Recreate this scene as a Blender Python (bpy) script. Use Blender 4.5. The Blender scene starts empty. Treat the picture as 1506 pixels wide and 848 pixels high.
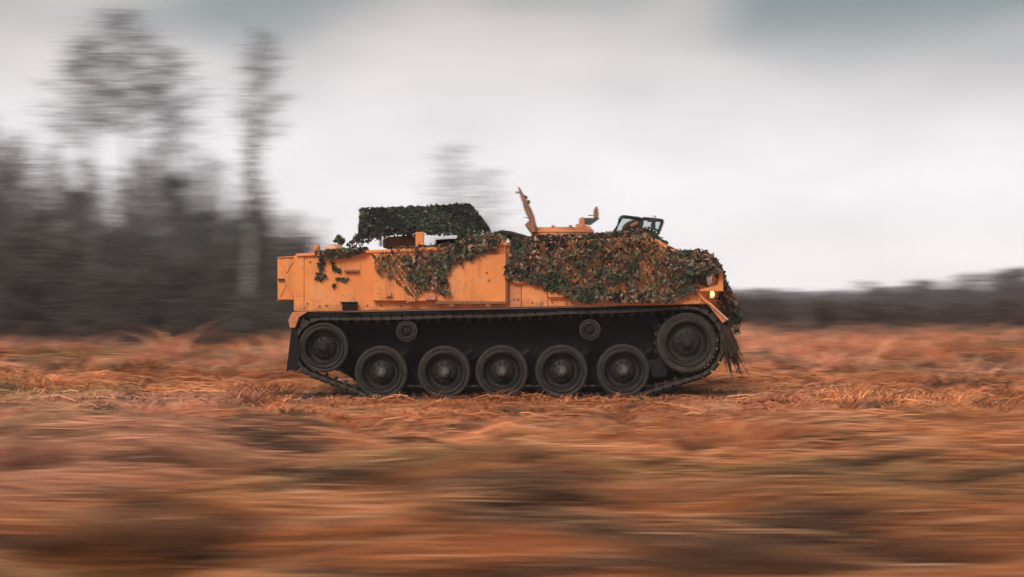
import bpy, math, random
import numpy as np
from mathutils import Vector, Matrix, Euler

random.seed(7)
rng = np.random.default_rng(7)
SC = bpy.context.scene
COL = SC.collection

# ------------------------------------------------------------------ camera
D = 20.0                    # metres from the camera to the near side of the vehicle
S = 0.0077                  # metres per photograph pixel on that side
HOR = 440.0                 # photograph row of the horizon
CH = (585 - HOR) * S        # camera height

cam_data = bpy.data.cameras.new('camera')
cam = bpy.data.objects.new('camera', cam_data)
COL.objects.link(cam)
cam.location = (0, -D, CH)
cam.rotation_euler = (math.radians(90), 0, 0)
cam_data.sensor_width = 36.0
cam_data.lens = 36.0 * D / (1506 * S)
cam_data.shift_y = (HOR - 424) / 1506
cam_data.clip_start = 0.1
cam_data.clip_end = 3000
cam_data.dof.use_dof = True
cam_data.dof.focus_distance = D + 0.1
cam_data.dof.aperture_fstop = 4.2
cam_data.dof.aperture_ratio = 0.033
SC.camera = cam

SC.view_settings.view_transform = 'Standard'
SC.view_settings.look = 'None'
SC.view_settings.gamma = 1.0
SC.view_settings.exposure = 0.75
SC.cycles.use_denoising = True
SC.cycles.max_bounces = 6
SC.cycles.volume_bounces = 1
SC.cycles.transparent_max_bounces = 16

# ------------------------------------------------------------------ sky and sun
SUN_EL, SUN_AZ = math.radians(38), math.radians(205)
world = bpy.data.worlds.new('World')
SC.world = world
world.use_nodes = True


def build_world():
    nt = world.node_tree
    nt.nodes.clear()
    N = nt.nodes.new
    L = nt.links.new
    out = N('ShaderNodeOutputWorld')
    bg = N('ShaderNodeBackground')
    bg.inputs['Strength'].default_value = 0.1
    sky = N('ShaderNodeTexSky')
    sky.sky_type = 'NISHITA'
    sky.sun_disc = False
    sky.sun_elevation = SUN_EL
    sky.sun_rotation = SUN_AZ
    tc = N('ShaderNodeTexCoord')
    sep = N('ShaderNodeSeparateXYZ')
    L(tc.outputs['Generated'], sep.inputs[0])
    ramp = N('ShaderNodeValToRGB')          # overcast layer: bright towards the horizon, greyer overhead
    L(sep.outputs['Z'], ramp.inputs[0])
    cr = ramp.color_ramp
    cr.elements[0].position = 0.0
    cr.elements[0].color = (0.63, 0.592, 0.607, 1)
    cr.elements[1].position = 1.0
    cr.elements[1].color = (0.52, 0.51, 0.52, 1)
    e = cr.elements.new(0.06); e.color = (0.625, 0.594, 0.610, 1)
    e = cr.elements.new(0.10); e.color = (0.54, 0.505, 0.510, 1)
    e = cr.elements.new(0.17); e.color = (0.405, 0.352, 0.330, 1)
    e = cr.elements.new(0.26); e.color = (0.38, 0.36, 0.355, 1)
    # cloud bank: slow noise stretched sideways, teal grey where it is thick
    mp = N('ShaderNodeMapping')
    mp.inputs['Scale'].default_value = (2.6, 2.6, 6.0)
    mp.inputs['Location'].default_value = CLOUD_LOC
    L(tc.outputs['Generated'], mp.inputs[0])
    nz = N('ShaderNodeTexNoise')
    nz.inputs['Scale'].default_value = 1.6
    nz.inputs['Detail'].default_value = 2.5
    nz.inputs['Roughness'].default_value = 0.45
    L(mp.outputs[0], nz.inputs['Vector'])
    nr = N('ShaderNodeMapRange')
    nr.interpolation_type = 'SMOOTHSTEP'
    nr.inputs['From Min'].default_value = 0.42
    nr.inputs['From Max'].default_value = 0.64
    L(nz.outputs['Fac'], nr.inputs['Value'])
    el = N('ShaderNodeMapRange')            # no thick cloud right at the misty horizon
    el.interpolation_type = 'SMOOTHSTEP'
    el.inputs['From Min'].default_value = 0.085
    el.inputs['From Max'].default_value = 0.185
    L(sep.outputs['Z'], el.inputs['Value'])
    mul = N('ShaderNodeMath'); mul.operation = 'MULTIPLY'
    L(nr.outputs[0], mul.inputs[0]); L(el.outputs[0], mul.inputs[1])
    mixc = N('ShaderNodeMix'); mixc.data_type = 'RGBA'
    L(mul.outputs[0], mixc.inputs[0])
    L(ramp.outputs[0], mixc.inputs[6])
    mixc.inputs[7].default_value = (0.105, 0.142, 0.144, 1)
    n2 = N('ShaderNodeTexNoise')            # faint ragged structure in the cloud base
    n2.inputs['Scale'].default_value = 4.5
    n2.inputs['Detail'].default_value = 5
    L(mp.outputs[0], n2.inputs['Vector'])
    r2 = N('ShaderNodeMapRange')
    r2.inputs['From Min'].default_value = 0.3; r2.inputs['From Max'].default_value = 0.7
    r2.inputs['To Min'].default_value = 9.3; r2.inputs['To Max'].default_value = 10.7
    L(n2.outputs['Fac'], r2.inputs['Value'])
    sc = N('ShaderNodeVectorMath'); sc.operation = 'SCALE'
    L(r2.outputs[0], sc.inputs['Scale'])
    L(mixc.outputs[2], sc.inputs[0])
    mx = N('ShaderNodeMix'); mx.data_type = 'RGBA'
    mx.inputs[0].default_value = 0.93
    L(sky.outputs[0], mx.inputs[6])
    L(sc.outputs[0], mx.inputs[7])
    L(mx.outputs[2], bg.inputs['Color'])
    L(bg.outputs[0], out.inputs['Surface'])


CLOUD_LOC = (-1.99, -4.69, 3.66)
build_world()

sun_data = bpy.data.lights.new('sun', 'SUN')
sun_data.energy = 1.5
sun_data.angle = math.radians(25)
sun_data.color = (1.0, 0.93, 0.85)
sun = bpy.data.objects.new('sun', sun_data)
COL.objects.link(sun)
# rotation 0 of the sky's sun is +Y, growing clockwise seen from above
sd = Vector((math.sin(SUN_AZ) * math.cos(SUN_EL), math.cos(SUN_AZ) * math.cos(SUN_EL), math.sin(SUN_EL)))
sun.rotation_euler = sd.to_track_quat('Z', 'Y').to_euler()
sun.location = (-8, -20, 25)

# ------------------------------------------------------------------ helpers


def X(px, y=0.0):
    return (px - 753) * S * (D + y) / D


def Z(py, y=0.0):
    return CH + (HOR - py) * S * (D + y) / D


def P(px, py, y=0.0):
    return (X(px, y), y, Z(py, y))


def tag(o, label=None, cat=None, group=None, kind=None):
    if label: o['label'] = label
    if cat: o['category'] = cat
    if group: o['group'] = group
    if kind: o['kind'] = kind
    return o


def empty(name, loc):
    o = bpy.data.objects.new(name, None)
    o.empty_display_size = 0.3
    COL.objects.link(o)
    o.location = loc
    return o


class MB:
    """collects shapes (world coordinates) and links them as one mesh object"""

    def __init__(self):
        self.v, self.f, self.m = [], [], []
        self.mi = 0

    def add(self, vs, fs):
        b = len(self.v)
        self.v += [tuple(p) for p in vs]
        self.f += [tuple(i + b for i in q) for q in fs]
        self.m += [self.mi] * len(fs)
        return self

    def box(self, x0, x1, y0, y1, z0, z1, M=None):
        vs = [(x, y, z) for z in (z0, z1) for y in (y0, y1) for x in (x0, x1)]
        if M is not None: vs = [M @ Vector(p) for p in vs]
        return self.add(vs, [(0, 2, 3, 1), (4, 5, 7, 6), (0, 1, 5, 4), (2, 6, 7, 3), (0, 4, 6, 2), (1, 3, 7, 5)])

    def prism(self, pts, y0, y1):
        """polygon of (x, z) pushed from y0 to y1"""
        a = sum(pts[i][0] * pts[(i + 1) % len(pts)][1] - pts[(i + 1) % len(pts)][0] * pts[i][1] for i in range(len(pts)))
        if a < 0: pts = pts[::-1]
        n = len(pts)
        vs = [(x, y0, z) for x, z in pts] + [(x, y1, z) for x, z in pts]
        fs = [tuple(range(n)), tuple(range(2 * n - 1, n - 1, -1))]
        fs += [(i + n, (i + 1) % n + n, (i + 1) % n, i) for i in range(n)]
        return self.add(vs, fs)

    def pprism(self, pts, y0, y1):
        """the same from photograph pixels measured on the plane y0"""
        return self.prism([(X(a, y0), Z(b, y0)) for a, b in pts], y0, y1)

    def lathe(self, c, prof, n=32, ang=None):
        """profile of (radius, y) turned about the axis along Y through c=(x, z)"""
        vs, fs = [], []
        k = len(prof)
        for i in range(n):
            a = 2 * math.pi * i / n
            for r, y in prof:
                vs.append((c[0] + r * math.cos(a), y, c[1] + r * math.sin(a)))
        for i in range(n):
            j = (i + 1) % n
            for q in range(k - 1):
                fs.append((i * k + q, i * k + q + 1, j * k + q + 1, j * k + q))
        return self.add(vs, fs)

    def tube(self, path, r, n=8, r2=None, cap=True):
        path = [Vector(p) for p in path]
        vs, fs = [], []
        k = len(path)
        for i, p in enumerate(path):
            t = (path[min(i + 1, k - 1)] - path[max(i - 1, 0)])
            if t.length < 1e-9: t = Vector((0, 0, 1))
            t.normalize()
            up = Vector((0, 0, 1)) if abs(t.z) < 0.9 else Vector((1, 0, 0))
            a = t.cross(up).normalized(); b = t.cross(a)
            rr = r if r2 is None else r + (r2 - r) * i / max(1, k - 1)
            for j in range(n):
                w = 2 * math.pi * j / n
                vs.append(p + a * (rr * math.cos(w)) + b * (rr * math.sin(w)))
        for i in range(k - 1):
            for j in range(n):
                fs.append((i * n + j, i * n + (j + 1) % n, (i + 1) * n + (j + 1) % n, (i + 1) * n + j))
        if cap:
            fs.append(tuple(range(n))[::-1]); fs.append(tuple(range((k - 1) * n, k * n)))
        return self.add(vs, fs)

    def ball(self, c, rx, ry, rz, nu=16, nv=10, v0=-90, v1=90, M=None):
        vs, fs = [], []
        for j in range(nv + 1):
            e = math.radians(v0 + (v1 - v0) * j / nv)
            for i in range(nu):
                a = 2 * math.pi * i / nu
                p = Vector((rx * math.cos(a) * math.cos(e), ry * math.sin(a) * math.cos(e), rz * math.sin(e)))
                if M is not None: p = M @ p
                vs.append(Vector(c) + p)
        for j in range(nv):
            for i in range(nu):
                fs.append((j * nu + i, j * nu + (i + 1) % nu, (j + 1) * nu + (i + 1) % nu, (j + 1) * nu + i))
        return self.add(vs, fs)

    def mesh(self, name, mats, origin=(0, 0, 0), sharp=35):
        me = bpy.data.meshes.new(name)
        o = Vector(origin)
        me.from_pydata([tuple(Vector(p) - o) for p in self.v], [], self.f)
        for m in (mats if isinstance(mats, (list, tuple)) else [mats]): me.materials.append(m)
        me.polygons.foreach_set('material_index', self.m)
        me.polygons.foreach_set('use_smooth', [True] * len(self.f))
        me.set_sharp_from_angle(angle=math.radians(sharp))
        me.update()
        return me

    def build(self, name, mats, parent=None, origin=None, bevel=0.0, sharp=35):
        """parent None: world coordinates with the origin given; else relative to the parent's world place"""
        if parent is not None:
            base = world_loc(parent)
            org = Vector(origin) if origin is not None else base
            o = bpy.data.objects.new(name, self.mesh(name, mats, org, sharp))
            COL.objects.link(o)
            o.parent = parent
            o.location = org - base
        else:
            org = Vector(origin or (0, 0, 0))
            o = bpy.data.objects.new(name, self.mesh(name, mats, org, sharp))
            COL.objects.link(o)
            o.location = org
        if bevel:
            b = o.modifiers.new('bevel', 'BEVEL')
            b.width = bevel; b.segments = 2; b.limit_method = 'ANGLE'; b.angle_limit = math.radians(40)
        return o


def world_loc(o):
    v = Vector((0, 0, 0))
    while o is not None:
        v += o.location
        o = o.parent
    return v


def np_object(name, V, F, mat, colors=None, parent=None, origin=(0, 0, 0), smooth=False):
    """big mesh from numpy arrays: V (n,3), F (m,3) or (m,4), colours per vertex"""
    me = bpy.data.meshes.new(name)
    V = np.asarray(V, dtype=np.float32) - np.asarray(origin, dtype=np.float32)
    F = np.asarray(F, dtype=np.int32)
    k = F.shape[1]
    me.vertices.add(len(V)); me.vertices.foreach_set('co', V.ravel())
    me.loops.add(F.size); me.loops.foreach_set('vertex_index', F.ravel())
    me.polygons.add(len(F))
    me.polygons.foreach_set('loop_start', np.arange(0, F.size, k, dtype=np.int32))
    if smooth: me.polygons.foreach_set('use_smooth', np.ones(len(F), dtype=bool))
    me.materials.append(mat)
    if colors is not None:
        ca = me.color_attributes.new('Col', 'FLOAT_COLOR', 'POINT')
        c4 = np.ones((len(V), 4), dtype=np.float32); c4[:, :3] = colors
        ca.data.foreach_set('color', c4.ravel())
    me.update(calc_edges=True)
    me.validate()
    o = bpy.data.objects.new(name, me)
    COL.objects.link(o)
    if parent is not None:
        o.parent = parent
        o.location = Vector(origin) - world_loc(parent)
    else:
        o.location = origin
    return o


# ------------------------------------------------------------------ materials


def mat(name, color, rough=0.7, metal=0.0):
    m = bpy.data.materials.new(name)
    m.use_nodes = True
    b = m.node_tree.nodes['Principled BSDF']
    b.inputs['Base Color'].default_value = (*color, 1)
    b.inputs['Roughness'].default_value = rough
    b.inputs['Metallic'].default_value = metal
    return m


def layered(name, base, layers, rough=(0.55, 0.85), bump=0.0, bump_scale=60, metal=0.0):
    """base colour with noise-masked layers: (colour, scale, lo, hi, stretch)"""
    m = mat(name, base, rough[0], metal)
    nt = m.node_tree
    N, L = nt.nodes.new, nt.links.new
    b = nt.nodes['Principled BSDF']
    tc = N('ShaderNodeTexCoord')
    prev = None
    for colr, scale, lo, hi, st in layers:
        mp = N('ShaderNodeMapping'); mp.inputs['Scale'].default_value = st
        mp.inputs['Location'].default_value = (random.random() * 9, random.random() * 9, random.random() * 9)
        L(tc.outputs['Object'], mp.inputs[0])
        nz = N('ShaderNodeTexNoise'); nz.inputs['Scale'].default_value = scale
        nz.inputs['Detail'].default_value = 6; nz.inputs['Roughness'].default_value = 0.62
        L(mp.outputs[0], nz.inputs['Vector'])
        mr = N('ShaderNodeMapRange'); mr.inputs['From Min'].default_value = lo; mr.inputs['From Max'].default_value = hi
        L(nz.outputs['Fac'], mr.inputs['Value'])
        mx = N('ShaderNodeMix'); mx.data_type = 'RGBA'
        L(mr.outputs[0], mx.inputs[0])
        if prev is None: mx.inputs[6].default_value = (*base, 1)
        else: L(prev, mx.inputs[6])
        mx.inputs[7].default_value = (*colr, 1)
        prev = mx.outputs[2]
        last = mr.outputs[0]
    L(prev, b.inputs['Base Color'])
    rr = N('ShaderNodeMapRange')
    rr.inputs['To Min'].default_value = rough[0]; rr.inputs['To Max'].default_value = rough[1]
    L(last, rr.inputs['Value']); L(rr.outputs[0], b.inputs['Roughness'])
    if bump:
        nb = N('ShaderNodeTexNoise'); nb.inputs['Scale'].default_value = bump_scale; nb.inputs['Detail'].default_value = 4
        L(tc.outputs['Object'], nb.inputs['Vector'])
        bp = N('ShaderNodeBump'); bp.inputs['Strength'].default_value = bump; bp.inputs['Distance'].default_value = 0.02
        L(nb.outputs['Fac'], bp.inputs['Height']); L(bp.outputs[0], b.inputs['Normal'])
    return m


def attr_mat(name, rough=0.85, sub=0.0, grain=0.0):
    m = mat(name, (0.5, 0.5, 0.5), rough)
    nt = m.node_tree
    a = nt.nodes.new('ShaderNodeVertexColor'); a.layer_name = 'Col'
    b = nt.nodes['Principled BSDF']
    nt.links.new(a.outputs['Color'], b.inputs['Base Color'])
    b.inputs['Specular IOR Level'].default_value = 0.25
    if sub:                                    # thin leaf: some light passes through
        tr = nt.nodes.new('ShaderNodeBsdfTranslucent')
        nt.links.new(a.outputs['Color'], tr.inputs['Color'])
        mx = nt.nodes.new('ShaderNodeMixShader'); mx.inputs[0].default_value = sub
        nt.links.new(b.outputs[0], mx.inputs[1]); nt.links.new(tr.outputs[0], mx.inputs[2])
        nt.links.new(mx.outputs[0], nt.nodes['Material Output'].inputs['Surface'])
    return m


ONE = (1, 1, 1)
M = {}
M['orange'] = layered('orange_paint', (0.80, 0.262, 0.060),
                      [((0.64, 0.20, 0.05), 1.6, 0.42, 0.75, ONE),
                       ((0.78, 0.34, 0.14), 3.5, 0.52, 0.78, ONE),
                       ((0.36, 0.14, 0.06), 7.0, 0.55, 0.78, (1.6, 1, 0.22)),
                       ((0.30, 0.15, 0.08), 30.0, 0.60, 0.72, ONE),
                       ((0.10, 0.055, 0.035), 24.0, 0.67, 0.72, (1, 1, 0.6))], rough=(0.5, 0.85), bump=0.12, bump_scale=25)


def mud_low(m, z_low, z_high, colr, amount=0.85):
    """mud thrown up by the tracks: blotches that thin out with height on the vehicle"""
    nt = m.node_tree
    N, L = nt.nodes.new, nt.links.new
    b = nt.nodes['Principled BSDF']
    src = b.inputs['Base Color'].links[0].from_socket
    tc = N('ShaderNodeTexCoord'); sp = N('ShaderNodeSeparateXYZ'); L(tc.outputs['Object'], sp.inputs[0])
    mr = N('ShaderNodeMapRange'); mr.inputs['From Min'].default_value = z_high; mr.inputs['From Max'].default_value = z_low
    mr.inputs['To Min'].default_value = -0.30; mr.inputs['To Max'].default_value = 0.22
    L(sp.outputs['Z'], mr.inputs['Value'])
    nz = N('ShaderNodeTexNoise'); nz.inputs['Scale'].default_value = 11; nz.inputs['Detail'].default_value = 8; nz.inputs['Roughness'].default_value = 0.7
    L(tc.outputs['Object'], nz.inputs['Vector'])
    ad = N('ShaderNodeMath'); ad.operation = 'ADD'; L(mr.outputs[0], ad.inputs[0]); L(nz.outputs['Fac'], ad.inputs[1])
    th = N('ShaderNodeMapRange'); th.inputs['From Min'].default_value = 0.52; th.inputs['From Max'].default_value = 0.72; th.inputs['To Max'].default_value = amount
    L(ad.outputs[0], th.inputs['Value'])
    mx = N('ShaderNodeMix'); mx.data_type = 'RGBA'
    L(th.outputs[0], mx.inputs[0]); L(src, mx.inputs[6]); mx.inputs[7].default_value = (*colr, 1)
    L(mx.outputs[2], b.inputs['Base Color'])


mud_low(M['orange'], 0.98, 1.32, (0.30, 0.135, 0.07), 0.62)
M['orange_dirty'] = layered('weathered_orange_paint', (0.58, 0.20, 0.075),
                            [((0.30, 0.12, 0.06), 6, 0.45, 0.7, ONE),
                             ((0.66, 0.33, 0.20), 4, 0.52, 0.75, ONE),
                             ((0.08, 0.05, 0.035), 22, 0.62, 0.70, ONE)], rough=(0.55, 0.9), bump=0.2, bump_scale=40)
M['brown'] = layered('brown_paint', (0.26, 0.10, 0.035),
                     [((0.14, 0.06, 0.03), 7, 0.45, 0.7, ONE), ((0.05, 0.03, 0.02), 25, 0.64, 0.72, ONE)], bump=0.2)
M['under'] = layered('dark_underbody', (0.008, 0.008, 0.009),
                     [((0.018, 0.015, 0.013), 4, 0.5, 0.75, ONE), ((0.03, 0.022, 0.017), 18, 0.62, 0.75, ONE)], rough=(0.75, 0.95), bump=0.5, bump_scale=18)
M['rubber'] = layered('dusty_rubber', (0.026, 0.023, 0.020),
                      [((0.060, 0.049, 0.040), 6, 0.42, 0.7, ONE), ((0.085, 0.056, 0.038), 14, 0.62, 0.76, ONE)], rough=(0.7, 0.95), bump=0.3, bump_scale=40)
M['wheel'] = layered('dirty_wheel_steel', (0.013, 0.0125, 0.012),
                     [((0.032, 0.027, 0.022), 5, 0.42, 0.68, ONE), ((0.085, 0.06, 0.042), 14, 0.6, 0.75, ONE)], rough=(0.55, 0.9), bump=0.25, bump_scale=35)
M['steel'] = layered('worn_steel', (0.15, 0.138, 0.125),
                     [((0.04, 0.033, 0.028), 10, 0.42, 0.65, ONE)], rough=(0.35, 0.8), bump=0.15, metal=0.5)
M['track'] = layered('muddy_track_steel', (0.034, 0.030, 0.027),
                     [((0.085, 0.066, 0.05), 5, 0.42, 0.68, ONE), ((0.14, 0.095, 0.065), 17, 0.6, 0.75, ONE)], rough=(0.6, 0.95), bump=0.35, bump_scale=30)
M['peat'] = layered('mud_caked_fringe', (0.04, 0.028, 0.022), [((0.10, 0.055, 0.035), 9, 0.45, 0.7, ONE)], rough=(.85, .95), bump=0.3)
for k_ in ('under', 'rubber', 'wheel', 'track', 'peat'):
    M[k_].node_tree.nodes['Principled BSDF'].inputs['Specular IOR Level'].default_value = 0.18
M['black'] = mat('black_rubber_trim', (0.018, 0.018, 0.02), 0.5)
M['grey'] = layered('grey_metal_trim', (0.10, 0.10, 0.11), [((0.05, 0.05, 0.055), 12, 0.45, 0.7, ONE)], rough=(0.4, 0.7))
M['canvas'] = layered('dark_canvas', (0.02, 0.021, 0.017), [((0.035, 0.036, 0.025), 8, 0.45, 0.7, ONE)], rough=(0.9, 0.95), bump=0.4, bump_scale=30)
M['olive'] = layered('olive_lamp_paint', (0.10, 0.10, 0.07), [((0.16, 0.13, 0.08), 9, 0.45, 0.7, ONE)], rough=(0.4, 0.7))
M['hatch'] = layered('weathered_shaded_hatch_paint', (0.34, 0.135, 0.065),  # worn paint, darkened so the open lid's shade is in the colour
                     [((0.16, 0.085, 0.055), 8, 0.42, 0.66, ONE), ((0.50, 0.25, 0.16), 5, 0.56, 0.74, ONE), ((0.05, 0.035, 0.028), 24, 0.63, 0.71, ONE)], rough=(0.6, 0.9), bump=0.25)
M['gunmetal'] = layered('dark_green_grey_metal', (0.05, 0.052, 0.042), [((0.10, 0.07, 0.05), 9, 0.5, 0.7, ONE)], rough=(.5, .8))
M['pink'] = layered('faded_orange_canvas', (0.70, 0.36, 0.22), [((0.45, 0.22, 0.13), 8, 0.45, 0.7, ONE)], rough=(0.8, 0.9), bump=0.2)
M['garnish'] = attr_mat('net_garnish', 0.8, 0.12)
M['strand'] = mat('net_cord', (0.045, 0.042, 0.028), 0.9)
M['grass'] = attr_mat('dry_grass', 0.85, 0.25)
M['needles'] = attr_mat('conifer_needles', 0.8, 0.1)
M['bark'] = layered('grey_bark', (0.13, 0.115, 0.11), [((0.07, 0.062, 0.058), 6, 0.45, 0.65, (1, 1, 0.2))], bump=0.4)
M['pinebark'] = layered('reddish_pine_bark', (0.12, 0.075, 0.055), [((0.06, 0.045, 0.038), 5, 0.45, 0.65, (1, 1, 0.25))], bump=0.5)
M['birch'] = layered('pale_birch_bark', (0.27, 0.25, 0.235), [((0.06, 0.053, 0.05), 5, 0.50, 0.62, (1, 1, 4))], bump=0.2)

glass = mat('windscreen_glass', (0.55, 0.65, 0.62), 0.05)
gb = glass.node_tree.nodes['Principled BSDF']
gb.inputs['Transmission Weight'].default_value = 1.0
gb.inputs['IOR'].default_value = 1.05
M['glass'] = glass
lens = mat('lamp_glass', (0.93, 0.91, 0.88), 0.1)
lens.node_tree.nodes['Principled BSDF'].inputs['Coat Weight'].default_value = 1.0
M['lens'] = lens
lit = mat('lit_lamp', (1.0, 0.75, 0.4), 0.3)
lb = lit.node_tree.nodes['Principled BSDF']
lb.inputs['Emission Color'].default_value = (1.0, 0.55, 0.18, 1)
lb.inputs['Emission Strength'].default_value = 3.5
M['lit'] = lit

# ------------------------------------------------------------------ ground


def vnoise(x, y, seed):
    """smooth value noise in numpy"""
    x = np.asarray(x, dtype=np.float64); y = np.asarray(y, dtype=np.float64)
    xi, yi = np.floor(x), np.floor(y)
    fx, fy = x - xi, y - yi
    fx = fx * fx * (3 - 2 * fx); fy = fy * fy * (3 - 2 * fy)

    def h(a, b):
        v = np.sin(a * 127.1 + b * 311.7 + seed * 74.7) * 43758.5453
        return v - np.floor(v)
    return (h(xi, yi) * (1 - fx) + h(xi + 1, yi) * fx) * (1 - fy) + (h(xi, yi + 1) * (1 - fx) + h(xi + 1, yi + 1) * fx) * fy


def fbm(x, y, seed, o=4):
    t = 0.0; a = 0.5; n = 0.0
    for i in range(o):
        t = t + a * vnoise(x * 2 ** i, y * 2 ** i, seed + i * 3.3); n += a; a *= 0.5
    return t / n


def gheight(x, y):
    x = np.asarray(x, dtype=np.float64); y = np.asarray(y, dtype=np.float64)
    h = (fbm(x * 0.33, y * 0.33, 1.0) - 0.5) * 0.55 + (fbm(x * 1.3, y * 1.3, 5.0, 3) - 0.5) * 0.30 + (vnoise(x * 2.1, y * 2.6, 6.0) - 0.5) * 0.10
    # flat where the vehicle stands
    dx = np.clip((np.abs(x) - 3.4) / 2.5, 0, 1)
    dy = np.clip((np.abs(y - 1.3) - 1.6) / 2.2, 0, 1)
    w = np.clip(np.sqrt(dx * dx + dy * dy), 0, 1); w = w * w * (3 - 2 * w)
    far = np.clip((y - 30) / 40, 0, 1)
    return h * w * (1 - 0.4 * far) + 0.015 * (fbm(x * 2.5, y * 2.5, 9.0, 2) - 0.5) * (1 - w)


STRAW = np.array((0.76, 0.315, 0.135)); RUST = np.array((0.47, 0.155, 0.055)); PINK = np.array((0.80, 0.37, 0.235))
PEAT = np.array((0.07, 0.04, 0.028)); MOSS = np.array((0.21, 0.17, 0.055)); DARKG = np.array((0.13, 0.075, 0.04))


def ground_color(x, y, jitter):
    """colour of the dry heath by patch; jitter in 0..1 picks a blade's own tone"""
    mid = 0.6 * vnoise(x * 1.5, y * 2.6, 23) + 0.4 * vnoise(x * 2.7, y * 5.2, 24)
    a = 0.5 + 1.0 * (fbm(x * 0.45, y * 0.45, 21, 3) - 0.5) + 1.2 * (mid - 0.5) + (jitter - 0.5) * 0.30
    b = 0.5 + 0.34 * (fbm(x * 0.7 + 4, y * 0.9, 33, 3) - 0.5) + 0.65 * (vnoise(x * 1.3, y * 2.4, 35) - 0.5) + 0.5 * (vnoise(x * 2.3, y * 4.6, 36) - 0.5) + (jitter - 0.5) * 0.16
    g = fbm(x * 0.30 + 9, y * 0.30, 47, 3) + (jitter - 0.5) * 0.12
    t = np.clip((a - 0.35) / 0.3, 0, 1)[:, None]
    c = RUST * (1 - t) + STRAW * t
    t = np.clip((fbm(x * 0.2, y * 0.25, 61, 2) - 0.44) / 0.2, 0, 1)[:, None] * 0.75
    c = c * (1 - t) + PINK * t
    t = np.clip((g - 0.60) / 0.10, 0, 1)[:, None] * 0.55
    c = c * (1 - t) + MOSS * t
    # heather and bare peat in dark patches, more of them close to the camera
    thr = 0.645 - 0.115 * np.clip((-4 - y) / 10, 0, 1)
    t = np.clip((b - thr) / 0.10, 0, 1)[:, None] * 0.85
    dk = PEAT * 0.6 + DARKG * 0.4
    c = c * (1 - t) + dk * t
    # dull heather further off
    t = np.clip((y + 6 * (fbm(x * .1, y * .1, 77, 2) - .5) - (23.5 + 6.5 * np.tanh(x / 5))) / 8, 0, 1)[:, None] * 0.85
    c = c * (1 - t) + np.array((0.105, 0.066, 0.05)) * t
    # shade beneath the vehicle painted into the ground colour as dark churned earth
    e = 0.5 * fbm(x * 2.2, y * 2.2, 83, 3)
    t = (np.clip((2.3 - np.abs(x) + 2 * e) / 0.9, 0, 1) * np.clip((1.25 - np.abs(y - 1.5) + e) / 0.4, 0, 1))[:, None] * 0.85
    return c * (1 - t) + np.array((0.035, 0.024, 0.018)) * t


def build_ground():
    ys = np.concatenate([np.linspace(-45, -16, 40)[:-1], np.linspace(-16, 14, 200)[:-1], np.linspace(14, 70, 130)[:-1], np.geomspace(70, 400, 60)])
    ts = np.linspace(-1, 1, 281)
    half = np.array([9 + 0.5 * (y + D) if y > -D else 9 for y in ys])
    half = np.maximum(half, 9)
    GX = ts[None, :] * half[:, None]
    # the outermost columns run out to the far edge so the ground has no visible border
    GX[:, 0] = -400; GX[:, -1] = 400
    GY = np.repeat(ys[:, None], len(ts), 1)
    x, y = GX.ravel(), GY.ravel()
    V = np.stack([x, y, gheight(x, y) * (np.abs(x) < 399)], 1)
    r, c = GX.shape
    i = (np.arange(r - 1)[:, None] * c + np.arange(c - 1)[None, :]).ravel()
    F = np.stack([i, i + 1, i + c + 1, i + c], 1)
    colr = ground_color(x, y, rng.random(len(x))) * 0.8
    m = attr_mat('heath_soil', 0.95)
    nt = m.node_tree
    N, L = nt.nodes.new, nt.links.new
    b = nt.nodes['Principled BSDF']
    vc = [n for n in nt.nodes if n.type == 'VERTEX_COLOR'][0]
    tc = N('ShaderNodeTexCoord'); nz = N('ShaderNodeTexNoise'); nz.inputs['Scale'].default_value = 9; nz.inputs['Detail'].default_value = 8
    L(tc.outputs['Object'], nz.inputs['Vector'])
    mr = N('ShaderNodeMapRange'); mr.inputs['From Min'].default_value = 0.3; mr.inputs['From Max'].default_value = 0.7
    mr.inputs['To Min'].default_value = 0.45; mr.inputs['To Max'].default_value = 1.25
    L(nz.outputs['Fac'], mr.inputs['Value'])
    vm = N('ShaderNodeVectorMath'); vm.operation = 'SCALE'
    L(vc.outputs['Color'], vm.inputs[0]); L(mr.outputs[0], vm.inputs['Scale']); L(vm.outputs[0], b.inputs['Base Color'])
    bp = N('ShaderNodeBump'); bp.inputs['Distance'].default_value = 0.06; bp.inputs['Strength'].default_value = 0.8
    L(nz.outputs['Fac'], bp.inputs['Height']); L(bp.outputs[0], b.inputs['Normal'])
    o = np_object('ground', V, F, m, colr, smooth=True)
    tag(o, 'rough heath ground of rust orange dry grass with dark peaty patches', kind='structure')
    return o


build_ground()


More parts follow.
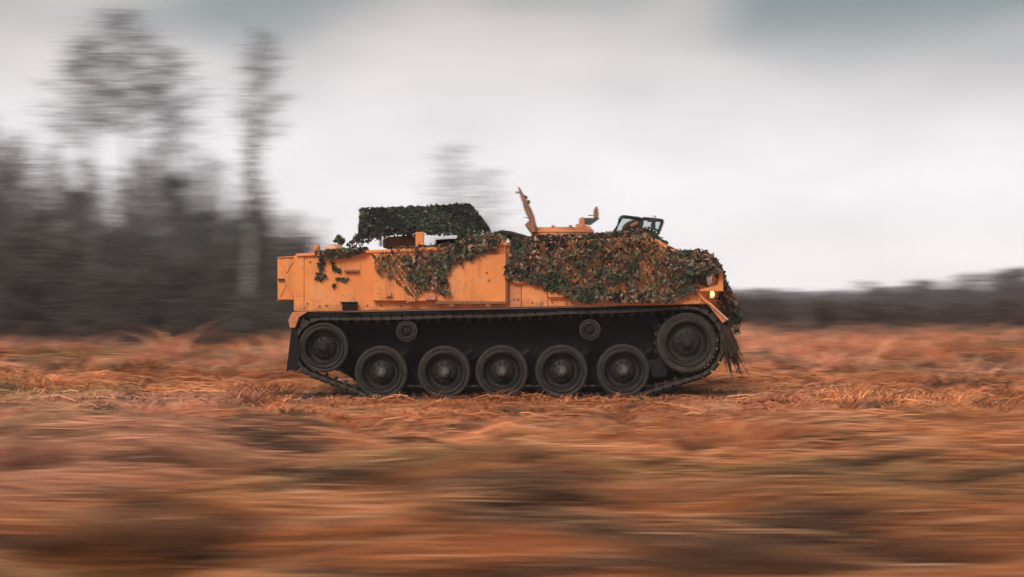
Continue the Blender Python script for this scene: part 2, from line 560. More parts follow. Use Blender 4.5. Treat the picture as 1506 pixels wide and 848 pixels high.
def build_grass(n_tufts, blades):
    # tufts thicker near the camera: distance drawn so that the picture gets an even cover
    u = rng.random(n_tufts)
    d0, d1 = 5.5, 75.0
    d = 1.0 / (1 / d0 + (1 / d1 - 1 / d0) * u)
    d = np.where(rng.random(n_tufts) < 0.35, d0 + (d1 - d0) * rng.random(n_tufts) ** 1.3, d)
    x = (rng.random(n_tufts) * 2 - 1) * (0.36 * d + 1.2)
    y = d - D
    # none inside the vehicle
    under = (x > -1.75) & (x < 1.75) & (y > -0.03) & (y < 2.85)
    d = np.where(under, d, d)
    shortg = (x > -2.6) & (x < 2.7) & (y > -0.08) & (y < 2.9)
    keep = ~under
    x, y, d, shortg = x[keep], y[keep], d[keep], shortg[keep]
    n = len(x)
    z = gheight(x, y)
    patch = fbm(x * 0.7 + 4, y * 0.9, 33, 3)
    hgt = (0.07 + 0.14 * rng.random(n) ** 1.5) * (0.75 + 0.8 * np.clip((patch - 0.5) / 0.2, 0, 1)) * np.clip(d / 22, 0.38, 1.25) * np.clip(1.35 - d / 70, 0.45, 1)
    band = np.exp(-((y - 1.0) / 6.0) ** 2)               # trampled where the vehicles run
    hgt = hgt * (1 - 0.35 * band)
    near = (x > -3.2) & (x < 3.2) & (y > -1.2) & (y < 0.2)
    hgt = np.where(near, hgt * 0.95, hgt)
    hgt = np.where(shortg, 0.07, hgt)
    tus = fbm(x * 1.15, y * 1.5, 91, 2)                 # raised tussocks
    hgt = hgt * (0.8 + 1.5 * np.clip((tus - 0.58) / 0.14, 0, 1) * (~(near | shortg)) * (1 - band))
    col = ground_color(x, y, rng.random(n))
    cl = 0.55 * vnoise(x * 2.2, y * 3.6, 101) + 0.45 * vnoise(x * 1.6, y * 8, 103)      # every tuft its own tone
    col = col * np.clip(0.25 + 1.5 * cl, 0.3, 1.7)[:, None]
    B = blades
    X0 = np.repeat(x, B) + rng.normal(0, 0.05, n * B)
    Y0 = np.repeat(y, B) + rng.normal(0, 0.05, n * B)
    Z0 = np.repeat(z, B) - 0.02
    Hh = np.repeat(hgt, B) * (0.55 + 0.75 * rng.random(n * B))
    a = rng.normal(0.15, 0.65, n * B) + math.pi * (rng.random(n * B) < 0.4)      # laid over along the drive
    lean = Hh * (0.8 + 1.6 * rng.random(n * B))
    dx, dy = np.cos(a) * lean, np.sin(a) * lean
    wd = (0.004 + 0.005 * rng.random(n * B)) * np.repeat(np.clip(d / 16, 0.6, 3.0), B)
    wa = a + math.pi / 2 + rng.normal(0, 0.5, n * B)
    wx, wy = np.cos(wa) * wd, np.sin(wa) * wd
    p0 = np.stack([X0 - wx, Y0 - wy, Z0], 1); p1 = np.stack([X0 + wx, Y0 + wy, Z0], 1)
    p2 = np.stack([X0 + dx * 0.45 - wx * .8, Y0 + dy * 0.45 - wy * .8, Z0 + Hh * 0.7], 1)
    p3 = np.stack([X0 + dx * 0.45 + wx * .8, Y0 + dy * 0.45 + wy * .8, Z0 + Hh * 0.7], 1)
    p4 = np.stack([X0 + dx, Y0 + dy, Z0 + Hh * (0.7 + 0.35 * rng.random(n * B))], 1)
    V = np.stack([p0, p1, p2, p3, p4], 1).reshape(-1, 3)
    k = np.arange(n * B)[:, None] * 5
    F = np.concatenate([k + np.array([0, 1, 3]), k + np.array([0, 3, 2]), k + np.array([2, 3, 4])], 0)
    c = np.repeat(col, B, 0) * (0.7 + 0.6 * rng.random((n * B, 1)))
    c = np.repeat(c, 5, 0)
    # long dead stems lying flat, combed one way by the wind
    m_ = 52000
    d2 = 1.0 / (1 / 5.5 + (1 / 42 - 1 / 5.5) * rng.random(m_))
    x2 = (rng.random(m_) * 2 - 1) * (0.36 * d2 + 1.4); y2 = d2 - D
    thin = rng.random(m_) > 0.88 * np.exp(-((y2 + 0.5) / 5.0) ** 2)      # trodden in where the vehicles run
    k2 = thin & ~((x2 > -3.2) & (x2 < 2.9) & (y2 > -0.25) & (y2 < 2.9))
    x2, y2, d2 = x2[k2], y2[k2], d2[k2]; m_ = len(x2)
    ln = (0.10 + 0.30 * rng.random(m_)) * np.clip(1 - 0.45 * np.exp(-(y2 / 6.0) ** 2), .5, 1) * np.where(rng.random(m_) < .5, 1, -1)
    dir_ = rng.normal(0.06, 0.16, m_)
    ex, ey = np.cos(dir_) * ln, np.sin(dir_) * ln
    lift = 0.012 + 0.06 * rng.random(m_) ** 2
    w2 = (0.0022 + 0.004 * rng.random(m_)) * np.clip(d2 / 11, 0.8, 2.2)
    P_ = []
    for t, zz in ((-1, 0.0), (0, 1.0), (1, 0.6)):
        xx, yy = x2 + ex * t, y2 + ey * t
        z2 = gheight(xx, yy) + 0.015 + lift * zz
        P_ += [np.stack([xx, yy - w2, z2 - w2 * .6], 1), np.stack([xx, yy + w2, z2 + w2 * .6], 1)]
    V2 = np.stack(P_, 1).reshape(-1, 3)
    k = np.arange(m_)[:, None] * 6 + len(V)
    F = np.concatenate([F] + [k + np.array(q) for q in ((0, 2, 3), (0, 3, 1), (2, 4, 5), (2, 5, 3))], 0)
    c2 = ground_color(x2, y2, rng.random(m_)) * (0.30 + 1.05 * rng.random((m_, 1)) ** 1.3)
    bright = rng.random(m_) < 0.09
    c2[bright] = np.array((0.70, 0.37, 0.20)) * (0.7 + 0.4 * rng.random((bright.sum(), 1)))
    c = np.concatenate([c, np.repeat(c2, 6, 0)], 0)
    V = np.concatenate([V, V2], 0)
    o = np_object('grass', V, F, M['grass'], c)
    tag(o, 'rust and straw coloured dry grass covering the heath', 'grass', kind='stuff')


build_grass(52000, 10)

# ------------------------------------------------------------------ the tracked vehicle
V0 = (0.0, 1.4, 0.0)
W = 2.8                      # width over the tracks
veh = empty('armoured_vehicle', V0)
tag(veh, 'orange tracked armoured personnel carrier partly draped in camouflage netting', 'armoured vehicle')


def roof_py(px):
    return 373.5 + (px - 433) * (357.5 - 373.5) / (745 - 433) if px < 745 else 357.5 + (px - 745) * (347 - 357.5) / (960 - 745)


# upper hull
h = MB()
h.pprism([(434, 459), (434, 374), (745, 358), (960, 347), (1022, 386), (1026, 424), (1042, 447)], 0.0, W)
hull = h.build('hull', M['orange'], veh, bevel=0.012)
h = MB()
h.pprism([(1015, 383), (1054, 400), (1066, 436), (1068, 470), (1015, 470)], 0.52, W - 0.52)
h.build('nose', M['orange'], veh, bevel=0.012)

# lower hull between the tracks
h = MB()
h.pprism([(446, 463), (1048, 452), (1064, 478), (1030, 548), (960, 566), (530, 566), (452, 505)], 0.44, W - 0.44)
h.build('lower_hull', M['under'], veh, bevel=0.015)
# dark sponson floor and the inner wheel arches
h = MB()
h.pprism([(446, 460.5), (1040, 448.5), (1040, 452), (446, 466)], 0.03, 0.44)
h.build('sponson_floor', M['under'], veh)

# roof edge rail along the rear half
h = MB()
h.pprism([(436, 372.5), (436, 377), (716, 364), (716, 359.5)], -0.035, 0.06)
h.build('roof_edge_rail', M['orange'], veh, bevel=0.006)
h = MB(); h.pprism([(722, 357), (747, 355.5), (747, 361), (722, 362.5)], -0.05, 0.3)
h.pprism([(728, 362), (744, 361), (744, 376), (731, 376)], -0.03, 0.1)
h.build('roof_edge_bracket', M['orange'], veh, bevel=0.006)

# rear stowage bin with its pressed cross
h = MB()
h.pprism([(408, 441), (408, 379), (434, 377.5), (434, 441)], 0.02, 1.25)
sb = h.build('stowage_bin', M['orange'], veh, bevel=0.012)
for a, b in (((412, 384), (421, 401)), ((421, 401), (431, 384)), ((412, 436), (421, 417)), ((421, 417), (431, 436))):
    h = MB(); h.tube([P(a[0], a[1], 0.02), P(b[0], b[1], 0.02)], 0.010, 6)
    h.build('pressed_rib', M['orange'], sb)
h = MB(); h.box(X(409), X(418), -0.012, 0.02, Z(412.5), Z(409.5)); h.build('latch', M['black'], sb)
h = MB(); h.pprism([(408, 379), (406, 378), (436, 376), (436, 378)], 0.0, 1.27); h.build('lid', M['orange'], sb, bevel=0.004)
h = MB(); h.pprism([(407, 441), (407, 443), (434, 443), (434, 441)], 0.05, 1.25); h.build('base_strip', M['brown'], sb)

# rear corner post of the hull, proud of the side
h = MB(); h.pprism([(432, 457), (432, 377), (447, 376), (447, 458)], -0.012, 0.0)
h.build('corner_plate', M['orange'], veh, bevel=0.004)
# rear mudguard and its rubber flap
h = MB()
h.pprism([(426, 482), (424, 470), (430, 459), (447, 457.5), (452, 459), (440, 466), (434, 482)], -0.01, 0.42)
h.build('rear_mudguard', M['orange_dirty'], veh, bevel=0.008)
h = MB()
pts = [(429, 480), (421, 546), (427, 543), (432, 546), (438, 541), (441, 512), (436, 484)]
h.pprism(pts, 0.01, 0.42)
h.build('rear_mudflap', M['under'], veh)

# side filter box (the big raised panel) and things on it
h = MB()
h.pprism([(548, 442), (548, 373), (744, 374), (744, 444)], -0.085, 0.01)
fb = h.build('filter_box', M['orange'], veh, bevel=0.008)
h = MB(); h.pprism([(640, 446.5), (640, 443), (744, 443), (744, 446.5)], -0.10, 0.01)
h.build('lower_flange', M['brown'], fb)
for px in (665, 718):
    h = MB(); h.box(X(px - 4), X(px + 4), -0.10, 0.0, Z(451.5), Z(447))
    h.lathe((X(px), Z(449.5)), [(0, -0.125), (0.014, -0.125), (0.018, -0.10)], 10)
    h.build('bolt', M['brown'], fb)
# hinge post at the front edge of the box
h = MB()
h.tube([P(746, 372, -0.06), P(746, 445, -0.06)], 0.012, 8)
h.build('hinge_post', M['brown'], fb)
for px, py, w_, hh in ((606, 440, 12, 7), (634, 437, 16, 8), (573, 433, 7, 6)):
    h = MB(); h.box(X(px - w_ / 2), X(px + w_ / 2), -0.13, -0.08, Z(py + hh / 2), Z(py - hh / 2))
    h.box(X(px - w_ / 2 - 2), X(px + w_ / 2 + 2), -0.10, -0.08, Z(py + hh / 2 + 2), Z(py + hh / 2))
    h.build('catch', M['orange_dirty'], fb, bevel=0.006)
# drip strip of the side doors, a grab rail, a step
h = MB(); h.box(X(507), X(528), -0.045, 0.0, Z(400), Z(396.5)); h.build('grab_handle', M['brown'], veh, bevel=0.004)
h = MB(); h.box(X(504), X(525), -0.075, 0.0, Z(456), Z(446)); h.box(X(502), X(526), -0.085, 0.0, Z(446), Z(443.5))
h.build('side_step', M['under'], veh, bevel=0.005)

# lower skirt in plates along the front half, each with its own seam
edges = [748, 767, 806, 868, 945, 1032]
for i in range(5):
    a, b = edges[i] + 0.7, edges[i + 1] - 0.7
    f = lambda p: 457.5 - (p - 440) * 11.5 / 600
    top = [411, 414, 424, 432, 427][i]
    h = MB(); h.pprism([(a, f(a)), (a, top), (b, top), (b, f(b))], -0.018 - 0.003 * (i % 2), 0.0)
    h.build('side_plate', M['orange_dirty'] if i in (0,) else M['orange'], veh, bevel=0.003)
for px, py, w_, hh in ((764, 412, 19, 8), (818, 433, 24, 8)):
    h = MB(); h.box(X(px - w_ / 2), X(px + w_ / 2), -0.075, -0.015, Z(py + hh / 2), Z(py - hh / 2))
    h.box(X(px - w_ / 2 + 2), X(px + w_ / 2 - 1), -0.06, -0.015, Z(py + hh / 2 + 2), Z(py + hh / 2))
    h.build('tie_bracket', M['orange'], veh, bevel=0.006)
# small bolts along the plates
bm_ = MB(); bm_.lathe((0, 0), [(0, -0.012), (0.009, -0.012), (0.013, 0.0)], 8)
bolt_me = bm_.mesh('bolt', M['brown'])
for px, py in [(756, 440), (762, 440), (783, 445), (797, 446), (800, 427), (812, 444), (833, 446), (842, 445), (868, 443), (905, 444), (930, 443), (960, 442),
               (990, 441), (1012, 440), (716, 401), (719, 412), (452, 446), (470, 450), (540, 449), (560, 449), (590, 450), (456, 385), (480, 449)]:
    o = bpy.data.objects.new('bolt', bolt_me); COL.objects.link(o); o.parent = veh
    yy = -0.021 if px > 748 else (-0.085 if px > 700 else 0.0)
    o.location = Vector((X(px), yy, Z(py))) - Vector(V0)

# roof: pannier box, post, raised shelter frame
h = MB(); h.pprism([(563, 364), (563, 352), (570, 348), (612, 345), (612, 364)], 0.7, 1.5)
h.build('roof_box', M['hatch'], veh, bevel=0.01)
h = MB(); h.pprism([(611, 366), (611, 341), (623.5, 341), (623.5, 366)], 0.20, 0.29)
shelter_post = h.build('shelter_post', M['orange'], veh, bevel=0.006)
h = MB(); h.pprism([(640, 362), (640, 352), (700, 349), (700, 362)], 1.3, 1.9)
h.build('roof_box', M['under'], veh, bevel=0.01)


def slab(mb, quad, t):
    """thick sheet from four corners"""
    q = [Vector(p) for p in quad]
    n = (q[1] - q[0]).cross(q[3] - q[0]).normalized() * t
    vs = q + [p - n for p in q]
    mb.add(vs, [(0, 1, 2, 3), (7, 6, 5, 4), (0, 4, 5, 1), (1, 5, 6, 2), (2, 6, 7, 3), (3, 7, 4, 0)])


# shelter: ridged sheet carried above the roof, its near slope towards us
YE, YR, YF = 0.35, 0.95, 2.2
A = P(528, 345, YE); B = P(716, 336.5, YE); Cc = P(690, 304.5, YR); Dd = P(531, 311, YR)
Ee = (Cc[0] + .04, YF, Cc[2] - 0.02); Ff = (Dd[0], YF, Dd[2] - 0.02)
h = MB()
slab(h, [A, B, Cc, Dd], 0.012)
slab(h, [Dd, Cc, Ee, Ff], 0.012)
h.add([B, (B[0], YF, B[2]), Ee, Cc], [(0, 1, 2, 3)])
shelter = h.build('shelter_sheet', M['canvas'], veh)
h = MB()
for a, b in ((A, B), (Dd, Cc), (Ff, Ee), (A, Dd), (B, Cc), (Cc, Ee), (Dd, Ff)):
    h.tube([a, b], 0.014, 6)
h.tube([(Dd[0] - .03, YR, Dd[2] + .01), (Dd[0] + .5, YR, Dd[2] + 0.03)], 0.011, 6)
h.tube([Cc, (Cc[0] + .01, YR - .1, Cc[2] + .02)], 0.02, 6)
h.build('shelter_frame', M['under'], veh)
for px in (560, 690):
    h = MB(); h.tube([P(px, 362, 1.9), P(px, 312, 1.9)], 0.018, 6)
    h.build('shelter_leg', M['under'], veh)

# lumps on the rear roof
h = MB(); h.ball(P(492, 365.5, 0.5), 0.11, 0.13, 0.055, 16, 8)
h.build('filler_cap', M['pink'], veh)
h = MB(); h.ball(P(466, 366, 0.5), 0.045, 0.06, 0.065, 12, 8); h.box(X(460, .5), X(471, .5), 0.46, 0.55, Z(372, .5), Z(366, .5))
h.build('lifting_eye', M['orange_dirty'], veh)
h = MB(); h.pprism([(728, 357), (730, 348), (738, 345.5), (744, 350), (745, 357)], 0.15, 0.4)
h.build('vent_cowl', M['orange_dirty'], veh, bevel=0.012)
h = MB()
for i in range(6):
    a = i * 0.9
    h.tube([P(724 + 8 * i, 345.5 + 1.1 * i * 0.6 + 2 * math.sin(a), 1.7 + 0.05 * i), P(738 + 6 * i, 341 + 1.6 * i, 1.75), P(752 + 4 * i, 343 + i, 1.7), P(768 + i, 351 + i * .3, 1.7)], 0.028, 7)
h.build('rolled_tarpaulin', M['canvas'], veh)

# commander's cupola with its open lid
CY = 1.35
cx, cz = X(827, CY), Z(341, CY)
h = MB()
R = X(872, CY) - cx


def vlathe(mb, c, prof, n=40, a0=0, a1=360):
    """profile of (radius, z) turned about a vertical axis through c=(x, y)"""
    vs, fs = [], []
    k = len(prof)
    for i in range(n):
        a = 2 * math.pi * i / n
        for r, z in prof: vs.append((c[0] + r * math.cos(a), c[1] + r * math.sin(a), z))
    for i in range(n):
        j = (i + 1) % n
        for q in range(k - 1): fs.append((j * k + q, j * k + q + 1, i * k + q + 1, i * k + q))
    mb.add(vs, fs)


vlathe(h, (cx, CY), [(R * 1.02, cz - 0.16), (R * 1.02, cz + 0.012), (R * 1.0, cz + 0.035), (R * 0.86, cz + 0.05), (R * 0.84, cz - 0.1)])
cup = h.build('cupola', M['orange_dirty'], veh)
h = MB()
vlathe(h, (cx, CY), [(R * 1.045, cz - 0.012), (R * 1.045, cz + 0.006), (R * 1.0, cz + 0.012)])
h.build('ring', M['orange'], cup)
for a in (20, 75, 140, 200, 250, 310, 285):
    h = MB()
    c_ = (cx + R * .93 * math.cos(math.radians(a)), CY + R * .93 * math.sin(math.radians(a)))
    h.box(c_[0] - .02, c_[0] + .02, c_[1] - .02, c_[1] + .02, cz + 0.04, cz + 0.07)
    h.build('lug', M['orange_dirty'], cup, bevel=0.004)
# lid: dished plate standing on its rear hinge, leaning back
h = MB()
prof = [(783, 343), (790, 341), (789, 333), (786, 318), (781, 306), (775, 296), (771, 287), (764, 275), (761.5, 274.5), (764, 283), (769, 296), (774, 306), (780, 320), (781, 321), (772, 330), (779, 340)]
for i in range(8):
    pass
lidw = 0.30
n_ = 7
pts = [(X(a, CY), Z(b, CY)) for a, b in prof]
for i in range(n_):
    t0 = -1 + 2 * i / n_; t1 = -1 + 2 * (i + 1) / n_
    # plate narrows to a rounded top: slices of differing height
    k = 1 - 0.35 * (max(abs(t0), abs(t1))) ** 3
    zb = pts[0][1]
    h.prism([(pts[0][0] + (x - pts[0][0]) * k, zb + (z - zb) * k) for x, z in pts], CY + lidw * t0, CY + lidw * t1 - 0.001)
lid = h.build('commander_hatch_lid', M['hatch'], veh, bevel=0.004)
h = MB(); h.tube([P(764, 283, CY), P(759, 281.5, CY), P(758, 284.5, CY), P(763, 283, CY)], 0.006, 6); h.build('latch', M['black'], lid)
h = MB(); h.tube([P(781, 321, CY - .1), P(770.5, 319.5, CY - .1)], 0.005, 6); h.build('lever', M['black'], lid)
h = MB(); h.pprism([(771, 286), (776, 289), (775, 292), (772, 291)], CY - .1, CY + .1); h.pprism([(775, 293), (780, 295), (779, 300), (776, 299)], CY - .05, CY + .05)
h.build('stop_block', M['black'], lid)

# gun mount on the cupola front
h = MB()
h.pprism([(847.5, 340), (847.5, 329), (852, 329), (852, 321), (856, 319), (860, 319.5), (860, 330), (869, 333), (869.5, 345), (872, 346), (872, 352), (866, 352), (864, 341)], CY - 0.09, CY + 0.09)
mt = h.build('gun_mount', M['orange_dirty'], veh, bevel=0.006)
h = MB(); h.pprism([(859, 320), (882, 320.5), (881, 322), (869, 330.5), (859.5, 329)], CY - 0.06, CY + 0.06); h.build('cradle', M['gunmetal'], mt, bevel=0.004)
h = MB()
up = [(873.5, 320), (873.5, 310), (874.5, 306), (876, 303.5), (877.5, 303), (879, 304.5), (880, 309), (880.5, 314), (880.5, 320)]
h.pprism(up, CY - 0.05, CY + 0.05); h.build('stop_plate', M['brown'], mt, bevel=0.008)
h = MB(); h.tube([P(866, 316.5, CY), P(874, 316.5, CY)], 0.006, 6); h.box(X(865.5, CY), X(868, CY), CY - .01, CY + .01, Z(317.5, CY), Z(315.5, CY))
h.build('lock_pin', M['grey'], mt)

# driver's windscreen: two framed panes, and the domed hatch lid beside it


def pane(corners, name, r=0.021):
    c = [Vector(p) for p in corners]
    cen = sum(c, Vector()) / 4
    path = []
    for i in range(4):                        # rounded corners
        p, a, b = c[i], c[i - 1], c[(i + 1) % 4]
        da, db = (a - p).normalized(), (b - p).normalized()
        rad = 0.035
        for t in (0, .33, .66, 1):
            path.append(p + da * rad * (1 - t) ** 2 + db * rad * t ** 2)
    h = MB(); h.tube(path + [path[0], path[1]], r, 8, cap=False)
    fr = h.build(name, M['black'], veh)
    h = MB()
    inner = [cen + (p - cen) * 0.90 for p in path]
    h.tube(inner + [inner[0], inner[1]], 0.006, 6, cap=False)
    h.build('inner_trim', M['grey'], fr)
    h = MB()
    n = (c[1] - c[0]).cross(c[3] - c[0]).normalized() * 0.004
    k = len(path)
    vs = [p + n for p in path] + [p - n for p in path]
    h.add(vs, [tuple(range(k)), tuple(range(2 * k - 1, k - 1, -1))] + [(i, i + k, (i + 1) % k + k, (i + 1) % k) for i in range(k)])
    h.build('pane', M['glass'], fr)
    return fr


w1 = pane([P(902, 344, 0.75), P(914, 318, 0.75), P(943.5, 321.5, 0.85), P(940, 346, 0.85)], 'windscreen_frame')
w2 = pane([P(941, 346, 0.85), P(945, 321, 0.85), P(975, 324, 1.25), P(966, 348, 1.25)], 'windscreen_frame')
h = MB(); h.tube([P(957, 333, 0.95), P(962, 322, 0.95), P(964.5, 317, 0.95)], 0.010, 6); h.tube([P(952, 334, .95), P(965, 337, .95), P(968, 341, .95)], 0.012, 6)
h.box(X(952, .95), X(965, .95), 0.93, 0.99, Z(326, .95), Z(322, .95)); h.tube([P(959, 322, .95), P(960.5, 315.5, .95)], 0.004, 5)
h.box(X(958, .95), X(964, .95), 0.94, 0.98, Z(338, .95), Z(326, .95)); h.tube([P(966, 347, .9), P(976, 349.5, .9)], 0.005, 5)
h.build('wiper_motor', M['black'], w2)
h = MB()
h.ball(P(929, 331.5, 0.95), 0.125, 0.15, 0.062, 20, 12, M=Euler((0, math.radians(-24), 0)).to_matrix())
h.build('driver_hatch_lid', M['hatch'], veh)

# headlamp, its guard and the side light
HY = 0.22
h = MB()
RM = Matrix.Rotation(math.radians(90), 4, 'Y')


def xlathe(mb, c, prof, n=24, yaw=0.0):
    """profile of (x, radius) turned about an axis along X (swung by yaw) through c"""
    vs, fs = [], []
    k = len(prof)
    cy_, sy_ = math.cos(yaw), math.sin(yaw)
    for i in range(n):
        a = 2 * math.pi * i / n
        for x, r in prof:
            yy = r * math.cos(a)
            vs.append((c[0] + x * cy_ - yy * sy_, c[1] + x * sy_ + yy * cy_, c[2] + r * math.sin(a)))
    for i in range(n):
        j = (i + 1) % n
        for q in range(k - 1): fs.append((i * k + q, i * k + q + 1, j * k + q + 1, j * k + q))
    mb.add(vs, fs)


YAW = math.radians(-22)
hc = P(1039.5, 409.5, 0.12)
xlathe(h, hc, [(-0.115, 0.001), (-0.105, 0.04), (-0.08, 0.068), (-0.04, 0.085), (0.0, 0.090)], yaw=YAW)
hl = h.build('headlight', M['olive'], veh)
h = MB(); xlathe(h, hc, [(0.001, 0.09), (0.001, 0.099), (0.022, 0.099), (0.026, 0.09), (0.026, 0.08)], yaw=YAW); h.build('rim', M['steel'], hl)
h = MB(); xlathe(h, hc, [(0.02, 0.089), (0.045, 0.07), (0.058, 0.04), (0.062, 0.001)], yaw=YAW); h.build('lens', M['lens'], hl)
h = MB()
h.pprism([(1027, 428.5), (1030, 425.5), (1056, 419), (1057.5, 398), (1060, 395.5), (1063.5, 405), (1064, 428), (1042, 428)], -0.04, -0.02)
h.pprism([(1046, 428), (1046, 426.5), (1063.5, 426.5), (1063.5, 428)], -0.02, HY + 0.16)
h.build('headlight_guard', M['orange'], veh, bevel=0.004)
h = MB(); h.pprism([(1042, 438), (1042, 427.5), (1045.5, 427.5), (1045.5, 438)], HY - 0.13, HY - .02); h.build('side_light_bracket', M['orange'], veh, bevel=0.004)
sl = MB(); sc_ = P(1046, 432.5, HY - 0.075)
xlathe(sl, sc_, [(0.0, 0.040), (0.02, 0.036), (0.032, 0.02), (0.036, 0.001)], 16)
sl.build('side_light', M['lit'], veh)

# front mudguard: stay and flared front edge, then the ragged rubber flap
h = MB()
h.tube([P(1021, 427, -0.02), P(1041, 446, -0.02)], 0.017, 8)
h.build('mudguard_stay', M['orange'], veh)
h = MB()
h.pprism([(1040, 446), (1043.5, 443.5), (1071, 469), (1063, 475.5)], -0.03, 0.42)
h.build('front_mudguard', M['orange_dirty'], veh, bevel=0.008)
h = MB()
h.tube([P(1041.5, 444, -0.045), P(1070, 470, -0.045)], 0.012, 8); h.build('mudguard_lip', M['pink'], veh)
h = MB()
h.pprism([(1060, 470), (1068, 474), (1079, 500), (1086, 522), (1079, 518), (1076, 528), (1070, 512), (1064, 500)], 0.03, 0.40)
for i in range(150):
    y0 = 0.40 * random.random()
    px0 = random.uniform(1059, 1072); py0 = random.uniform(468, 500)
    ln = random.uniform(22, 58) * (1 if random.random() < .8 else 1.3)
    sw = ln * random.uniform(.18, .5)
    a = P(px0, py0, y0); b = P(px0 + sw * 0.5, py0 + ln * 0.5, y0 + random.uniform(-.03, .03)); c_ = P(px0 + sw * random.uniform(.8, 1.25), py0 + ln, y0 + random.uniform(-.06, .06))
    w_ = random.uniform(.004, .011)
    h.tube([a, b, c_], w_, 4, 0.002)
h.build('frayed_mudflap', M['peat'], veh)

# ---------------- wheels


def wheel_meshes(r, w, name, bolts=10, tyre=0.055, dish=0.10):
    """disc wheel around its own centre, outer face towards -Y; returns meshes for rim, tyre, hub"""
    ri = r - tyre
    a = MB()
    a.lathe((0, 0), [(ri, w), (ri, 0.0), (ri - 0.012, -0.006), (ri - 0.03, -0.002), (ri - 0.036, 0.02), (ri * .74, dish), (ri * .62, dish * 1.05), (ri * .5, dish * .7), (ri * .36, dish * .55), (0.0, dish * .55)], 48)
    for i in range(bolts):
        t = 2 * math.pi * i / bolts
        c = (ri * .43 * math.cos(t), ri * .43 * math.sin(t))
        a.lathe(c, [(0, dish * .5 - .012), (0.011, dish * .5 - .012), (0.013, dish * .65)], 6)
    rim = a.mesh('rim', M['wheel'])
    a = MB()
    a.lathe((0, 0), [(ri + .001, 0.012), (r - .02, 0.0), (r - .006, 0.006), (r, 0.025), (r, w - 0.02), (r - .012, w), (ri + .001, w)], 48)
    ty = a.mesh('tyre', M['rubber'])
    a = MB()
    hr = ri * .24
    a.lathe((0, 0), [(hr * 1.25, dish * .6), (hr * 1.2, dish * .25), (hr, dish * .1), (hr * .92, -0.012), (hr * .55, -0.03), (hr * .5, -0.045), (0, -0.045)], 20)
    for i in range(6):
        t = 2 * math.pi * i / 6
        a.lathe((hr * .74 * math.cos(t), hr * .74 * math.sin(t)), [(0, -0.03), (0.008, -0.03), (0.008, -0.01)], 6)
    hub = a.mesh('hub', M['steel'] if name == 'road_wheel' else M['wheel'])
    return rim, ty, hub


def put_wheel(name, meshes, px, py, near=True, extra=None):
    y = 0.035 if near else W - 0.035
    root = bpy.data.objects.new(name, meshes[0]); COL.objects.link(root)
    root.parent = veh
    root.location = Vector((X(px), y, Z(py))) - Vector(V0)
    if not near: root.rotation_euler = (0, 0, math.pi)
    kids = [('tyre', meshes[1]), ('hub', meshes[2])] + (extra or [])
    for n, me in kids:
        o = bpy.data.objects.new(n, me); COL.objects.link(o); o.parent = root
    return root


ROAD = wheel_meshes(39 * S, 0.11, 'road_wheel')
IDL = wheel_meshes(37 * S, 0.12, 'idler', tyre=0.05)
SPR = wheel_meshes(44.5 * S, 0.12, 'drive_sprocket', bolts=12, tyre=0.075, dish=0.07)
ROL = wheel_meshes(16 * S, 0.10, 'return_roller', bolts=6, tyre=0.03, dish=0.03)
teeth = MB()
for i in range(22):
    a = 2 * math.pi * i / 22
    T = Matrix.Rotation(-a, 4, 'Y')
    teeth.box(43 * S, 48 * S, 0.14, 0.17, -0.016, 0.016, T)
teeth.lathe((0, 0), [(30 * S, .14), (44 * S, .14), (44 * S, .17), (30 * S, .17)], 44)
TEETH = teeth.mesh('tooth_ring', M['track'])
inner = MB()
inner.lathe((0, 0), [(0.05, 0.20), (39 * S - .05, 0.20), (39 * S, .215), (39 * S, .31), (39 * S - .05, .32), (0.05, .32)], 40)
inner.lathe((0, 0), [(0.05, 0.05), (0.05, .44)], 16)
INNER = inner.mesh('inner_wheel', M['under'])
WHEELS = [(560, 547.5), (653, 547.5), (738, 546.5), (826, 546), (917, 545)]
for near in (True, False):
    for px, py in WHEELS: put_wheel('road_wheel', ROAD, px, py, near, [('inner_wheel', INNER)])
    put_wheel('idler_wheel', IDL, 475, 511, near)
    put_wheel('drive_sprocket', SPR, 1011, 504, near, [('tooth_ring', TEETH)])
    put_wheel('return_roller', ROL, 598, 487, near)
    put_wheel('return_roller', ROL, 868, 485, near)
# swing arms behind the wheels, and the damper by the sprocket
for px, py in WHEELS:
    h = MB(); h.tube([P(px, py, 0.30), P(px + 42, py - 32, 0.30)], 0.045, 8)
    h.build('swing_arm', M['under'], veh)
h = MB(); h.tube([P(985, 545, 0.2), P(962, 470, 0.3)], 0.045, 10); h.tube([P(985, 545, 0.2), P(970, 500, 0.25)], 0.06, 10)
h.build('damper', M['under'], veh)
h = MB(); h.pprism([(952, 530), (972, 528), (985, 545), (980, 556), (958, 556)], 0.12, 0.3); h.build('bump_stop', M['under'], veh, bevel=0.02)

# ---------------- tracks


